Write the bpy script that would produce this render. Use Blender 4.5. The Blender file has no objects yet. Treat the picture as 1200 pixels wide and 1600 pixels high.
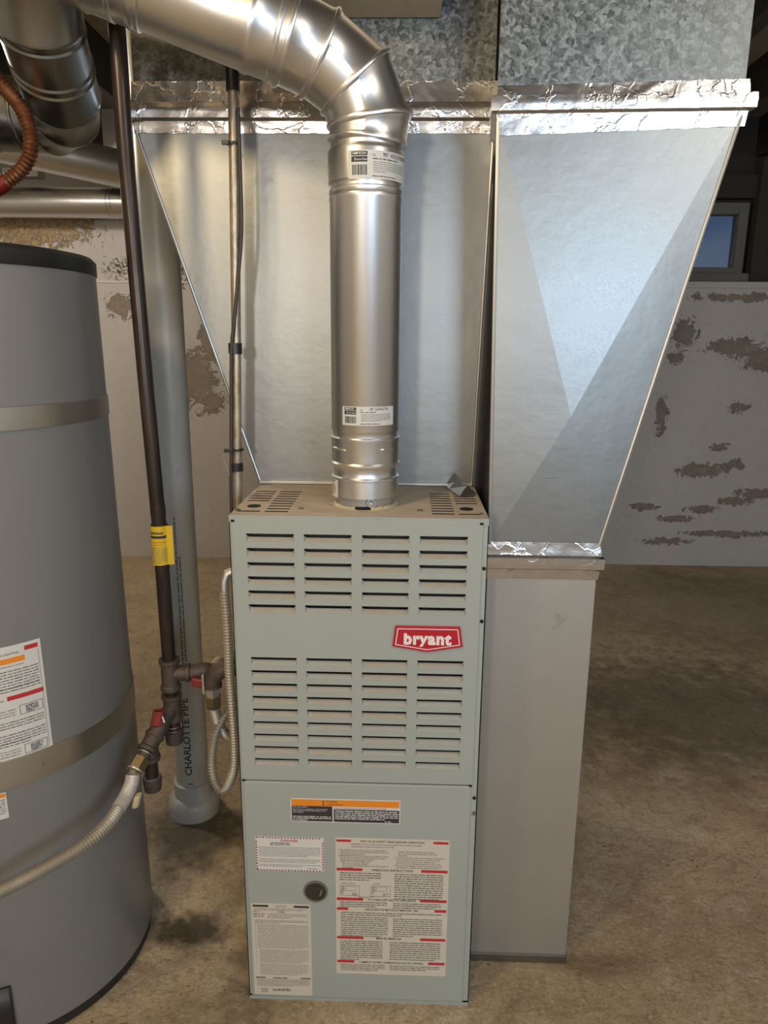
import bpy, math, random
from mathutils import Vector, Matrix, noise
R = random.Random(7)
C = bpy.context.scene.collection
scn = bpy.context.scene

# ------------------------------------------------------------------ camera
PITCH, YAW, ROLL = 0.236522698, -0.0274224882, 0.00825547
sy, cy = math.sin(YAW), math.cos(YAW)
fw = Vector((sy*math.cos(PITCH), cy*math.cos(PITCH), -math.sin(PITCH)))
r0 = Vector((cy, -sy, 0)); u0 = r0.cross(fw)
rr = math.cos(ROLL)*r0 + math.sin(ROLL)*u0
uu = -math.sin(ROLL)*r0 + math.cos(ROLL)*u0
cam_d = bpy.data.cameras.new('camera'); cam = bpy.data.objects.new('camera', cam_d); C.objects.link(cam)
M4 = Matrix((rr, uu, -fw)).transposed().to_4x4(); M4.translation = (0.0760679, -1.1801445, 1.311373)
cam.matrix_world = M4
cam_d.sensor_fit = 'HORIZONTAL'; cam_d.sensor_width = 36; cam_d.lens = 36*1120.537/1200; cam_d.clip_start = .01
scn.camera = cam

# ------------------------------------------------------------------ world, lights, exposure
w = bpy.data.worlds.new('world'); scn.world = w; w.use_nodes = True
w.node_tree.nodes['Background'].inputs[0].default_value = (.15, .21, .34, 1)
w.node_tree.nodes['Background'].inputs[1].default_value = .55

def light(name, kind, loc, power, col, size=.1, target=None, sy_=None):
    d = bpy.data.lights.new(name, kind); d.energy = power; d.color = col
    if kind == 'AREA':
        d.size = size
        if sy_: d.shape = 'RECTANGLE'; d.size_y = sy_
    else: d.shadow_soft_size = size
    o = bpy.data.objects.new(name, d); C.objects.link(o); o.location = loc
    if target: o.rotation_euler = (Vector(target)-Vector(loc)).to_track_quat('-Z', 'Y').to_euler()
    return o
light('ceiling_bulb', 'POINT', (-.75, -1.0, 2.2), 30, (1, .76, .45), .1)
light('work_lamp', 'POINT', (-.5, -2.6, 1.62), 40, (1, .93, .84), .1)
light('left_fill', 'POINT', (-1.9, 1.5, 2.2), 42, (1, .88, .72), .1)  # added fill to brighten the left wall, no known fitting
light('right_fill', 'POINT', (1.3, -1.2, 2.2), 26, (1, .92, .8), .3)  # added soft fill to even out the light from the right
light('window_daylight', 'AREA', (1.25, -3.1, 1.6), 30, (.55, .75, 1), .7, (1.0, 0, 1.45), .5)
vs = scn.view_settings
vs.view_transform = 'Standard'; vs.look = 'None'; vs.gamma = 1; vs.use_curve_mapping = False; vs.exposure = 0.25

# ------------------------------------------------------------------ materials
class NT:
    def __init__(s, name):
        s.m = bpy.data.materials.new(name); s.m.use_nodes = True
        s.t = s.m.node_tree; s.b = s.t.nodes['Principled BSDF']
    def n(s, typ, **kw):
        nd = s.t.nodes.new(typ)
        for k, v in kw.items():
            if k.startswith('i_'): nd.inputs[k[2:].replace('_', ' ')].default_value = v
            elif k.startswith('p'): nd.inputs[int(k[1:])].default_value = v
            else: setattr(nd, k, v)
        return nd
    def l(s, a, b): s.t.links.new(a, b)
    def coord(s, scale=(1, 1, 1), src='Object'):
        tc = s.n('ShaderNodeTexCoord'); mp = s.n('ShaderNodeMapping'); mp.inputs['Scale'].default_value = scale
        s.l(tc.outputs[src], mp.inputs[0]); return mp.outputs[0]
    def noise(s, vec, scale, detail=4, rough=.6, dist=0):
        nd = s.n('ShaderNodeTexNoise'); nd.inputs['Scale'].default_value = scale; nd.inputs['Detail'].default_value = detail
        nd.inputs['Roughness'].default_value = rough; nd.inputs['Distortion'].default_value = dist
        s.l(vec, nd.inputs['Vector']); return nd.outputs['Fac']
    def ramp(s, fac, stops):
        nd = s.n('ShaderNodeValToRGB'); e = nd.color_ramp.elements
        while len(e) < len(stops): e.new(.5)
        for el, (p, c) in zip(e, stops):
            el.position = p; el.color = c if len(c) == 4 else (*c, 1)
        s.l(fac, nd.inputs[0]); return nd.outputs[0]
    def rng(s, fac, a, b, c, d):
        nd = s.n('ShaderNodeMapRange'); nd.clamp = True
        for i, v in zip(range(1, 5), (a, b, c, d)): nd.inputs[i].default_value = v
        s.l(fac, nd.inputs[0]); return nd.outputs[0]
    def mix(s, fac, a, b, mode='MIX'):
        nd = s.n('ShaderNodeMix', data_type='RGBA', blend_type=mode)
        for sock, v in ((nd.inputs[0], fac), (nd.inputs[6], a), (nd.inputs[7], b)):
            if hasattr(v, 'is_output'): s.l(v, sock)
            else: sock.default_value = v if isinstance(v, (int, float)) else (*v[:3], 1)
        return nd.outputs[2]
    def math(s, op, a, b=0., c=None):
        nd = s.n('ShaderNodeMath', operation=op)
        for sock, v in zip(nd.inputs, (a, b, c)):
            if v is None: continue
            if hasattr(v, 'is_output'): s.l(v, sock)
            else: sock.default_value = v
        return nd.outputs[0]
    def bump(s, h, strength=.3, dist=.01):
        nd = s.n('ShaderNodeBump'); nd.inputs['Strength'].default_value = strength; nd.inputs['Distance'].default_value = dist
        s.l(h, nd.inputs['Height']); s.l(nd.outputs[0], s.b.inputs['Normal'])
    def set(s, col=None, rough=None, metal=None, spec=None):
        for k, v in (('Base Color', col), ('Roughness', rough), ('Metallic', metal), ('Specular IOR Level', spec)):
            if v is None: continue
            if hasattr(v, 'is_output'): s.l(v, s.b.inputs[k])
            elif isinstance(v, (int, float)): s.b.inputs[k].default_value = v
            else: s.b.inputs[k].default_value = (*v[:3], 1)
        return s.m
MAT = {}
def simple(name, col, rough=.5, metal=0, var=.12, scale=30, bump=0, bs=200):
    t = NT(name); v = t.coord()
    f = t.noise(v, scale)
    c = t.mix(f, [x*(1-var) for x in col], [min(1, x*(1+var)) for x in col])
    if bump: t.bump(t.noise(v, bs, 2), bump, .002)
    MAT[name] = t.set(c, rough, metal); return MAT[name]

simple('ink', (.03, .03, .03), .6); simple('ink_grey', (.17, .16, .15), .6); simple('ink_red', (.5, .025, .035), .5, 0, .05)
simple('ink_white', (.85, .85, .82), .5, 0, .03); simple('ink_orange', (.8, .25, .015), .5, 0, .05)
simple('label_white', (.66, .64, .6), .45, 0, .04); simple('label_cream', (.6, .55, .46), .45, 0, .05, 12)
simple('red_paint', (.45, .012, .03), .3, 0, .05); simple('badge_pink', (.85, .72, .7), .4, 0, .03)
simple('black_plastic', (.018, .018, .018), .42); simple('void_black', (.004, .004, .004), .9)
simple('red_plastic', (.2, .022, .018), .45); simple('tape_black', (.02, .018, .017), .35)
simple('cable', (.05, .035, .028), .45); simple('yellow_tag', (.62, .42, .02), .4, 0, .1, 60)
simple('brass', (.17, .125, .07), .45, .7, .2, 60); simple('tan_cap', (.5, .42, .26), .5)
simple('wood', (.72, .62, .46), .65, 0, .2, 20, .2, 90); simple('dark_wood', (.035, .03, .024), .8, 0, .3, 8, .3, 60)
simple('frame_grey', (.15, .145, .125), .6, 0, .2, 20); simple('ceiling_board', (.3, .25, .19), .8, 0, .3, 6)
simple('iron_fitting', (.1, .075, .06), .5, .5, .25, 120, .5, 500)
simple('baffle', (.05, .045, .035), .25, .3, .3, 40); simple('inner_shade', (.03, .028, .025), .7, .2)  # last one is a dark colour for shade inside the furnace casing
simple('collar_paint', (.42, .41, .39), .35, .5, .06, 40)
simple('braid', (.5, .46, .42), .45, .3, .4, 160); simple('screw', (.35, .33, .3), .35, .9)
simple('copper_red', (.16, .012, .012), .4, .1)

t = NT('paint_green'); v = t.coord()
c = t.mix(t.rng(t.noise(v, 6, 6), .35, .7, 0, 1), (.345, .375, .34), (.362, .393, .356))
c = t.mix(t.rng(t.noise(v, 90, 6), .68, .74, 0, .5), c, (.2, .19, .16))
t.bump(t.noise(v, 600, 1), .06, .001); MAT['paint'] = t.set(c, .42)
t = NT('louver_dust'); v = t.coord()
oi = t.n('ShaderNodeObjectInfo')
f = t.math('MULTIPLY', t.rng(t.noise(v, 45, 6, .7), .4, .68, 0, 1), t.rng(oi.outputs['Random'], .1, 1, .15, 1))
MAT['louver'] = t.set(t.mix(f, (.37, .385, .35), (.4, .31, .22)), .55)
t = NT('dusty_top'); v = t.coord()
f = t.rng(t.noise(v, 14, 8, .7), .35, .7, 0, 1)
c = t.mix(f, (.46, .37, .28), (.58, .5, .4)); c = t.mix(t.rng(t.noise(v, 220, 3), .66, .75, 0, .8), c, (.22, .12, .06))
t.bump(t.noise(v, 300, 3), .3, .002); MAT['top'] = t.set(c, .7)

def galv(name, col, rough, streak=.35, spang=0, metal=1.0, bump=.12, dirt=0):
    t = NT(name); v = t.coord((2, 2, 130))
    st = t.noise(v, 3, 5, .7); v2 = t.coord()
    big = t.noise(v2, 5, 5)
    c = t.mix(big, [x*.9 for x in col], [x*1.06 for x in col])
    c = t.mix(t.rng(st, .58, .8, 0, streak), c, [x*.72 for x in col])
    sc_ = t.noise(t.coord((9, 9, 520)), 1, 3, .6); c = t.mix(t.rng(sc_, .66, .7, 0, streak*1.5), c, [x*.5 for x in col])
    fine = t.noise(v2, 420, 2)
    c = t.mix(t.rng(fine, .4, .7, 0, .12), c, [x*.8 for x in col])
    if spang:
        vo = t.n('ShaderNodeTexVoronoi'); vo.inputs['Scale'].default_value = spang
        t.l(v2, vo.inputs['Vector'])
        c = t.mix(t.rng(vo.outputs['Color'], .2, .9, 0, .35), c, [x*.62 for x in col])
    h = t.math('ADD', t.math('MULTIPLY', big, 6.), t.math('MULTIPLY', st, .12))
    if bump: t.bump(h, bump, .003)
    if dirt: c = t.mix(t.rng(t.noise(v2, 11, 9, .75), .6, .72, 0, dirt), c, (.16, .13, .1))
    MAT[name] = t.set(c, t.rng(fine, .3, .7, rough*.95, rough*1.08), metal)
galv('galv', (.325, .33, .318), .42, metal=.95); galv('galv_drop', (.45, .42, .37), .55, .12, metal=.7, dirt=.5)
galv('galv_pipe', (.82, .815, .8), .34, .03, bump=0); galv('galv_far', (.6, .6, .6), .3, .1)
galv('galv_dark', (.3, .3, .28), .3, .1); galv('strap_metal', (.55, .53, .48), .38, .1)
galv('hem', (.6, .59, .56), .45, .05, bump=0)
t = NT('spangle'); v = t.coord()
nz = t.n('ShaderNodeTexNoise'); nz.inputs['Scale'].default_value = 60; t.l(v, nz.inputs['Vector'])
vv = t.n('ShaderNodeVectorMath', operation='MULTIPLY_ADD'); t.l(nz.outputs['Color'], vv.inputs[0]); vv.inputs[1].default_value = (.02,)*3; t.l(v, vv.inputs[2])
vo = t.n('ShaderNodeTexVoronoi'); vo.inputs['Scale'].default_value = 120; t.l(vv.outputs[0], vo.inputs['Vector'])
vo2 = t.n('ShaderNodeTexVoronoi'); vo2.inputs['Scale'].default_value = 250; t.l(vv.outputs[0], vo2.inputs['Vector'])
sp = t.math('ADD', t.math('MULTIPLY', vo.outputs['Color'], .6), t.math('MULTIPLY', vo2.outputs['Color'], .4))
MAT['spangle'] = t.set(t.ramp(sp, [(.2, (.1, .105, .1)), (.5, (.175, .182, .175)), (.85, (.33, .34, .325))]), t.rng(sp, .2, .8, .35, .55), .9)
t.bump(sp, .25, .002)
t = NT('foil'); v = t.coord()
vo = t.n('ShaderNodeTexVoronoi', feature='DISTANCE_TO_EDGE'); vo.inputs['Scale'].default_value = 14
nz = t.n('ShaderNodeTexNoise'); nz.inputs['Scale'].default_value = 18; nz.inputs['Detail'].default_value = 5; t.l(v, nz.inputs['Vector'])
vv = t.n('ShaderNodeVectorMath', operation='MULTIPLY_ADD'); t.l(nz.outputs['Color'], vv.inputs[0]); vv.inputs[1].default_value = (.12,)*3; t.l(v, vv.inputs[2])
t.l(vv.outputs[0], vo.inputs['Vector'])
h = t.math('ADD', t.rng(vo.outputs[0], 0, .05, 1, 0), t.math('MULTIPLY', t.noise(v, 22, 6), 2.2))
t.bump(h, .16, .003); MAT['foil'] = t.set((.64, .62, .6), .24, 1.)
t = NT('black_iron'); v = t.coord((8, 8, 1))
c = t.ramp(t.noise(v, 8, 5), [(.3, (.02, .015, .012)), (.7, (.075, .052, .042))]); MAT['iron'] = t.set(c, .32, .55)
t = NT('pvc'); v = t.coord((3, 3, 1))
c = t.mix(t.rng(t.noise(v, 5, 5), .35, .7, 0, 1), (.42, .4, .35), (.52, .5, .45))
c = t.mix(t.rng(t.noise(t.coord(), 26, 6), .66, .76, 0, .6), c, (.16, .14, .11)); MAT['pvc'] = t.set(c, .4)
t = NT('conduit'); v = t.coord((2, 2, 1))
c = t.mix(t.rng(t.noise(v, 26, 6, .7), .4, .65, 0, 1), (.5, .44, .34), (.3, .23, .15))
MAT['conduit'] = t.set(c, .38, .6)
t = NT('tank_paint'); v = t.coord()
c = t.mix(t.noise(v, 3, 4), (.2, .2, .195), (.225, .225, .215))
c = t.mix(t.rng(t.noise(v, 60, 5), .72, .78, 0, .5), c, (.1, .1, .09)); MAT['tank'] = t.set(c, .32)
t = NT('flex_metal'); v = t.coord()
MAT['flex'] = t.set(t.mix(t.noise(v, 40), (.42, .375, .3), (.54, .5, .43)), .5, .75)
t = NT('copper'); v = t.coord()
MAT['copper'] = t.set(t.ramp(t.noise(v, 40, 5), [(.35, (.14, .05, .025)), (.7, (.33, .15, .07))]), .42, .75)
t = NT('window_glass'); g = t.n('ShaderNodeBsdfTransparent'); g.inputs[0].default_value = (.7, .78, .85, 1)
gl = t.n('ShaderNodeBsdfGlossy'); gl.inputs['Roughness'].default_value = .08
mx = t.n('ShaderNodeMixShader'); mx.inputs[0].default_value = .12
t.l(g.outputs[0], mx.inputs[1]); t.l(gl.outputs[0], mx.inputs[2]); t.l(mx.outputs[0], t.t.nodes['Material Output'].inputs[0]); MAT['glass'] = t.m

# concrete floor: trowelled slab with stains, grit and placed dark patches
t = NT('concrete_floor'); v = t.coord()
c = t.ramp(t.noise(v, 1.3, 8, .65, .4), [(.32, (.3, .21, .12)), (.5, (.47, .36, .225)), (.68, (.6, .48, .32))])
c = t.mix(t.rng(t.noise(v, 8, 8, .75), .5, .66, 0, .55), c, (.62, .53, .39))
c = t.mix(t.rng(t.noise(v, 5, 9, .75, 1.), .54, .68, 0, .6), c, (.21, .135, .075))
c = t.mix(t.rng(t.noise(v, 38, 6, .8), .5, .62, 0, .5), c, (.2, .13, .075))
c = t.mix(t.rng(t.noise(v, 120, 4, .7), .52, .62, 0, .5), c, (.22, .15, .09))
c = t.mix(t.rng(t.noise(v, 90, 5, .7), .58, .66, 0, .55), c, (.72, .63, .49))
c = t.mix(t.rng(t.noise(v, 60, 3, .6), .69, .72, 0, .85), c, (.05, .035, .022))
def blob(t, v, x, y, rx, ry, nscale=9., namp=.9, axis=1):
    sp = t.n('ShaderNodeVectorMath', operation='SUBTRACT'); t.l(v, sp.inputs[0])
    sp.inputs[1].default_value = (x, y, 0) if axis == 1 else (x, 0, y)
    ml = t.n('ShaderNodeVectorMath', operation='MULTIPLY'); t.l(sp.outputs[0], ml.inputs[0])
    ml.inputs[1].default_value = (1/rx, 1/ry, 0) if axis == 1 else (1/rx, 0, 1/ry)
    ln = t.n('ShaderNodeVectorMath', operation='LENGTH'); t.l(ml.outputs[0], ln.inputs[0])
    return ln.outputs['Value']
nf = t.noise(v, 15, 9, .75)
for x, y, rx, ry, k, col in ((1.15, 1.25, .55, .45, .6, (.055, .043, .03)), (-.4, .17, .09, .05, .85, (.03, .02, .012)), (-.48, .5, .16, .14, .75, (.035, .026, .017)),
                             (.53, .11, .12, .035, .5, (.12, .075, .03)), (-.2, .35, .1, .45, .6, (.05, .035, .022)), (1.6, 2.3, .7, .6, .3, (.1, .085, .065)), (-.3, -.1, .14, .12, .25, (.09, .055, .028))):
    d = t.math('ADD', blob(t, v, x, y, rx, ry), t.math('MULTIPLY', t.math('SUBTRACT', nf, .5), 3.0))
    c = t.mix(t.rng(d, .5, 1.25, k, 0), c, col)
h = t.math('ADD', t.noise(v, 9, 8, .7), t.math('MULTIPLY', t.noise(v, 90, 5, .7), .4))
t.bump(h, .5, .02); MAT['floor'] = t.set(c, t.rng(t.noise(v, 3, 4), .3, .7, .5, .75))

# painted foundation wall: flaking white paint over brown render
t = NT('peeling_wall'); tc = t.n('ShaderNodeTexCoord'); v = tc.outputs['Object']
n1 = t.noise(v, 19, 10, .8, .9); n2 = t.noise(v, 2, 6)
c = t.mix(n2, (.44, .42, .405), (.57, .55, .53))
c = t.mix(t.rng(t.noise(v, 18, 6, .7), .55, .75, 0, .4), c, (.29, .26, .23))
c = t.mix(t.rng(t.noise(v, 60, 4), .64, .74, 0, .5), c, (.2, .17, .14))
fl = t.rng(t.noise(t.coord((1, 1, 2.2)), 5.5, 10, .75, .8), .685, .7, 0, 1); c = t.mix(fl, c, (.24, .2, .165))
PATCH = [(-2.05, 1.9, .36, .1, 1), (-1.8, 1.93, .16, .05, 1), (-1.12, 1.08, .1, .15, 0), (-1.04, .95, .06, .06, 0), (-1.05, 1.29, .05, .1, 0), (-1.54, 1.48, .07, .06, 0),
         (-1.5, 1.69, .1, .04, 2), (-1.2, 1.68, .12, .08, 2), (1.64, 1.35, .06, .07, 0), (1.92, 1.28, .14, .045, 0), (2.1, 1.22, .12, .06, 0), (1.95, 1.55, .3, .02, 0), (1.6, 1.22, .04, .03, 0),
         (1.8, .58, .13, .035, 0), (1.9, .585, .07, .03, 0), (2.01, .62, .05, .025, 0), (2.2, .45, .16, .03, 0), (2.02, .4, .09, .025, 0), (1.85, .35, .1, .02, 0), (1.7, .29, .1, .018, 0), (1.5, .36, .07, .02, 0),
         (2.0, .2, .22, .018, 0), (1.65, .15, .12, .02, 0), (2.3, .8, .1, .05, 0), (2.4, 1.3, .2, .06, 0), (1.55, .9, .03, .09, 0), (1.98, .95, .05, .03, 0), (1.9, .72, .05, .02, 0)]
hh = None
wob = t.math('MULTIPLY', t.math('SUBTRACT', n1, .5), 5.6)
for X, Z, rx, rz, kind in PATCH:
    d = t.math('ADD', blob(t, v, X, Z, rx, rz, axis=2), wob)
    m = t.rng(d, .92, 1.0, 1, 0) if kind < 2 else t.math('MULTIPLY', t.rng(d, .5, 1.3, 1, 0), t.rng(t.noise(v, 70, 3), .5, .6, 0, 1))
    col = ((.24, .2, .165), (.42, .32, .19), (.1, .075, .055))[kind]
    if kind == 1: col = t.mix(t.rng(t.noise(v, 60, 5, .8), .4, .65, 0, 1), (.2, .13, .07), (.46, .36, .22))
    if kind == 0: col = t.mix(t.rng(n1, .3, .6, 0, 1), (.17, .135, .105), (.3, .255, .21))
    c = t.mix(m, c, col); c = t.mix(t.math('MULTIPLY', t.rng(d, 1.0, 1.12, 1, 0), t.rng(d, .96, 1.0, 0, .7)), c, (.62, .6, .58)); hh = m if hh is None else t.math('MAXIMUM', hh, m)
h = t.math('SUBTRACT', t.math('MULTIPLY', t.noise(v, 12, 8, .7), .5), hh)
t.bump(h, .8, .015); MAT['wall'] = t.set(c, .75)
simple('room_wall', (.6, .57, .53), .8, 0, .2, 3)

# ------------------------------------------------------------------ mesh helpers
class MB:
    def __init__(s): s.v = []; s.f = []
    def add(s, vs_, fs_):
        o = len(s.v); s.v += [tuple(x) for x in vs_]; s.f += [tuple(i+o for i in f) for f in fs_]; return s
    def box(s, x0, x1, y0, y1, z0, z1):
        return s.add([(x0, y0, z0), (x1, y0, z0), (x1, y1, z0), (x0, y1, z0), (x0, y0, z1), (x1, y0, z1), (x1, y1, z1), (x0, y1, z1)],
                     [(0, 3, 2, 1), (4, 5, 6, 7), (0, 1, 5, 4), (1, 2, 6, 5), (2, 3, 7, 6), (3, 0, 4, 7)])
    def prism(s, poly, y0, y1):          # polygon in XZ (counter-clockwise seen from -Y) pushed from y0 (front) to y1
        n = len(poly)
        s.add([(x, y0, z) for x, z in poly]+[(x, y1, z) for x, z in poly],
              [tuple(range(n)), tuple(range(2*n-1, n-1, -1))]+[(i, i+n, (i+1) % n+n, (i+1) % n) for i in range(n)]); return s
    def rings(s, rings, caps=True, closed=False):
        n = len(rings[0]); o = len(s.v)
        for r in rings: s.v += [tuple(p) for p in r]
        m = len(rings)
        for k in range(m-1+(1 if closed else 0)):
            a = o+k*n; b = o+((k+1) % m)*n
            for i in range(n): s.f.append((a+i, a+(i+1) % n, b+(i+1) % n, b+i))
        if caps and not closed:
            s.f.append(tuple(o+i for i in reversed(range(n)))); s.f.append(tuple(o+(m-1)*n+i for i in range(n)))
        return s
    def tube(s, pts, rad, n=16, caps=True):       # mitred tube; rad: number or list
        P = [Vector(p) for p in pts]; m = len(P)
        rs = rad if isinstance(rad, (list, tuple)) else [rad]*m
        T = []
        for i in range(m):
            lo, hi = max(i-1, 0), min(i+1, m-1)
            while (P[hi]-P[lo]).length < 1e-6 and (lo > 0 or hi < m-1): lo, hi = max(lo-1, 0), min(hi+1, m-1)
            T.append((P[hi]-P[lo]).normalized())
        a = T[0].orthogonal().normalized(); out = []
        for i in range(m):
            if i: a = (a-a.dot(T[i])*T[i]).normalized()
            b = T[i].cross(a)
            out.append([P[i]+rs[i]*(math.cos(2*math.pi*k/n)*a+math.sin(2*math.pi*k/n)*b) for k in range(n)])
        return s.rings(out, caps)
    def lathe(s, prof, cx=0, cy=0, n=48, caps=True):
        return s.rings([[(cx+r*math.cos(2*math.pi*k/n), cy+r*math.sin(2*math.pi*k/n), z) for k in range(n)] for r, z in prof], caps)
    def plate(s, x0, x1, z0, z1, holes, y0, y1):   # upright plate in XZ with rectangular holes
        xs = sorted({x0, x1, *[h[0] for h in holes], *[h[1] for h in holes]}); zs = sorted({z0, z1, *[h[2] for h in holes], *[h[3] for h in holes]})
        ix = {}; 
        def vid(i, j, y):
            k = (i, j, y)
            if k not in ix: ix[k] = len(s.v); s.v.append((xs[i], y, zs[j]))
            return ix[k]
        def solid(i, j):
            if not (0 <= i < len(xs)-1 and 0 <= j < len(zs)-1): return False
            mx, mz = (xs[i]+xs[i+1])/2, (zs[j]+zs[j+1])/2
            return not any(h[0] < mx < h[1] and h[2] < mz < h[3] for h in holes)
        for i in range(len(xs)-1):
            for j in range(len(zs)-1):
                if not solid(i, j): continue
                s.f.append((vid(i, j, y0), vid(i+1, j, y0), vid(i+1, j+1, y0), vid(i, j+1, y0)))
                s.f.append((vid(i, j, y1), vid(i, j+1, y1), vid(i+1, j+1, y1), vid(i+1, j, y1)))
                if not solid(i-1, j): s.f.append((vid(i, j, y0), vid(i, j+1, y0), vid(i, j+1, y1), vid(i, j, y1)))
                if not solid(i+1, j): s.f.append((vid(i+1, j, y0), vid(i+1, j, y1), vid(i+1, j+1, y1), vid(i+1, j+1, y0)))
                if not solid(i, j-1): s.f.append((vid(i, j, y0), vid(i, j, y1), vid(i+1, j, y1), vid(i+1, j, y0)))
                if not solid(i, j+1): s.f.append((vid(i, j+1, y0), vid(i+1, j+1, y0), vid(i+1, j+1, y1), vid(i, j+1, y1)))
        return s
    def map(s, fn): s.v = [tuple(fn(*p)) for p in s.v]; return s
    def build(s, name, m, parent=None, smooth=35, bevel=0, label=None):
        me = bpy.data.meshes.new(name); me.from_pydata(s.v, [], s.f); me.update()
        me.materials.append(MAT[m])
        if smooth:
            for p in me.polygons: p.use_smooth = True
            me.set_sharp_from_angle(angle=math.radians(smooth))
        o = bpy.data.objects.new(name, me); C.objects.link(o)
        if parent: o.parent = parent
        if bevel:
            b = o.modifiers.new('bevel', 'BEVEL'); b.width = bevel; b.segments = 2; b.limit_method = 'ANGLE'
        if label: o['label'] = label
        return o
def tag(o, label=None, cat=None, group=None, kind=None):
    if label: o['label'] = label
    if cat: o['category'] = cat
    if group: o['group'] = group
    if kind: o['kind'] = kind
    return o
def thing(name, label, cat, loc=(0, 0, 0), group=None):
    o = bpy.data.objects.new(name, None); C.objects.link(o); o.location = loc; o.empty_display_size = .05
    return tag(o, label, cat, group)
def spline(pts, step=.004):
    P = [Vector(p) for p in pts]; P = [2*P[0]-P[1]]+P+[2*P[-1]-P[-2]]; out = []
    for i in range(1, len(P)-2):
        a, b, c, d = P[i-1:i+3]; n = max(2, int((c-b).length/step))
        for k in range(n):
            t_ = k/n
            out.append(.5*((2*b)+(c-a)*t_+(2*a-5*b+4*c-d)*t_**2+(3*b-a-3*c+d)*t_**3))
    out.append(P[-2]); return out
def corrugated(pts, r, amp, pitch, n=14):
    raw = spline(pts, .002); L = [0]
    for a, b in zip(raw, raw[1:]): L.append(L[-1]+(b-a).length)
    step = pitch/6; N = int(L[-1]/step); out = []; rad = []; j = 0
    for k in range(N+1):
        s_ = k*step
        while j < len(L)-2 and L[j+1] < s_: j += 1
        f = (s_-L[j])/max(1e-9, L[j+1]-L[j]); out.append(raw[j].lerp(raw[j+1], f)); rad.append(r+amp*math.cos(2*math.pi*s_/pitch))
    return MB().tube(out, rad, n)
def text_mb(body, size, align='LEFT', bold=0, xs=1.0, ls=1.0, sc=1.0):
    cu = bpy.data.curves.new('txt', 'FONT'); cu.body = body; cu.size = size; cu.align_x = align; cu.resolution_u = 2
    cu.offset = bold; cu.space_line = ls; cu.space_character = sc
    o = bpy.data.objects.new('txt', cu); C.objects.link(o)
    dg = bpy.context.evaluated_depsgraph_get(); me = o.evaluated_get(dg).to_mesh()
    mb = MB().add([(v_.co.x*xs, v_.co.y, 0) for v_ in me.vertices], [tuple(p.vertices) for p in me.polygons])
    o.evaluated_get(dg).to_mesh_clear(); bpy.data.objects.remove(o); bpy.data.curves.remove(cu)
    return mb
def islands(mb):
    par = list(range(len(mb.v)))
    def find(i):
        while par[i] != i: par[i] = par[par[i]]; i = par[i]
        return i
    for f in mb.f:
        for i in f[1:]: par[find(i)] = find(f[0])
    out = {}
    for f in mb.f: out.setdefault(find(f[0]), []).append(f)
    res = []
    for fs in out.values():
        ids = sorted({i for f in fs for i in f}); ix = {i: k for k, i in enumerate(ids)}
        res.append(MB().add([mb.v[i] for i in ids], [tuple(ix[i] for i in f) for f in fs]))
    return res
class Sheet:
    """flat print in label space (x right, y up, millimetres from the lower left corner), collected per ink"""
    def __init__(s, seed=1): s.ink = {}; s.bars = []; s.r = random.Random(seed)
    def mb(s, ink): return s.ink.setdefault(ink, MB())
    def rect(s, ink, x0, y0, x1, y1, seg=1):
        for k in range(seg):
            a = x0+(x1-x0)*k/seg; b = x0+(x1-x0)*(k+1)/seg
            s.mb(ink).add([(a, y0, 0), (b, y0, 0), (b, y1, 0), (a, y1, 0)], [(0, 1, 2, 3)])
    def text(s, ink, x, y, body, size, align='LEFT', bold=0, xs=1., ls=1.):
        m = text_mb(body, size, align, bold, xs, ls).map(lambda a, b, c: (a+x, b+y, 0)); s.mb(ink).add(m.v, m.f)
    def lines(s, ink, x0, x1, y, n, pitch, h, fill=.95):
        for k in range(n):
            x = x0; end = x1 if k < n-1 else x0+(x1-x0)*s.r.uniform(.35, .95)
            while x < end:
                wd = min(end-x, s.r.uniform(1.5, 8)*h)
                q = x
                while q < x+wd:
                    lw = h*s.r.uniform(.35, .6)
                    up = s.r.random() < .25
                    s.rect(ink, q, y-k*pitch, min(q+lw, x+wd), y-k*pitch+h*(1.35 if up else 1)*s.r.uniform(.75, 1)); q += lw+h*.22
                x += wd+h*.8
    def build(s, parent, fn, names):
        for ink, mb in s.ink.items():
            if not mb.f: continue
            mb.map(fn); o = mb.build(names.get(ink, 'print'), ink, parent, smooth=0); o['kind'] = 'stuff'
        for ink, mb in s.bars: mb.map(fn).build({'ink_red': 'red_bar', 'ink_orange': 'orange_band'}.get(ink, 'black_bar'), ink, parent, smooth=0)
    def bar(s, ink, x0, y0, x1, y1, seg=1):
        keep = s.ink; s.ink = {}; s.rect(ink, x0, y0, x1, y1, seg); s.bars.append((ink, s.ink[ink])); s.ink = keep

# ------------------------------------------------------------------ the room
XL, XR, YB, YF, ZC = -3.2, 3.2, 3.0, -3.2, 2.5
def struct(o): o['kind'] = 'structure'; return o
g = MB()
N = 60
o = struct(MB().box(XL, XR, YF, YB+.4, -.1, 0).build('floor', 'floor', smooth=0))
struct(MB().box(XL, XR, YB, YB+.4, 0, 1.615).build('wall_back', 'wall', smooth=0))
struct(MB().box(XL, 1.0, YB+.02, YB+.4, 1.615, ZC).build('wall_back_upper', 'wall', smooth=0))
struct(MB().plate(1.0, XR, 1.615, ZC, [(1.5, 1.955, 1.70, 2.04)], YB+.16, YB+.3).build('wall_back_framing', 'dark_wood', smooth=0))
struct(MB().box(1.0, XR, YB-.012, YB+.16, 1.6, 1.632).build('trim_1', 'wall', smooth=0))
struct(MB().box(XL, 1.0, YB-.006, YB+.03, 1.608, 1.617).build('ledge_lit_edge', 'room_wall', smooth=0))  # pale strip added as the light catching the ledge edge
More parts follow.
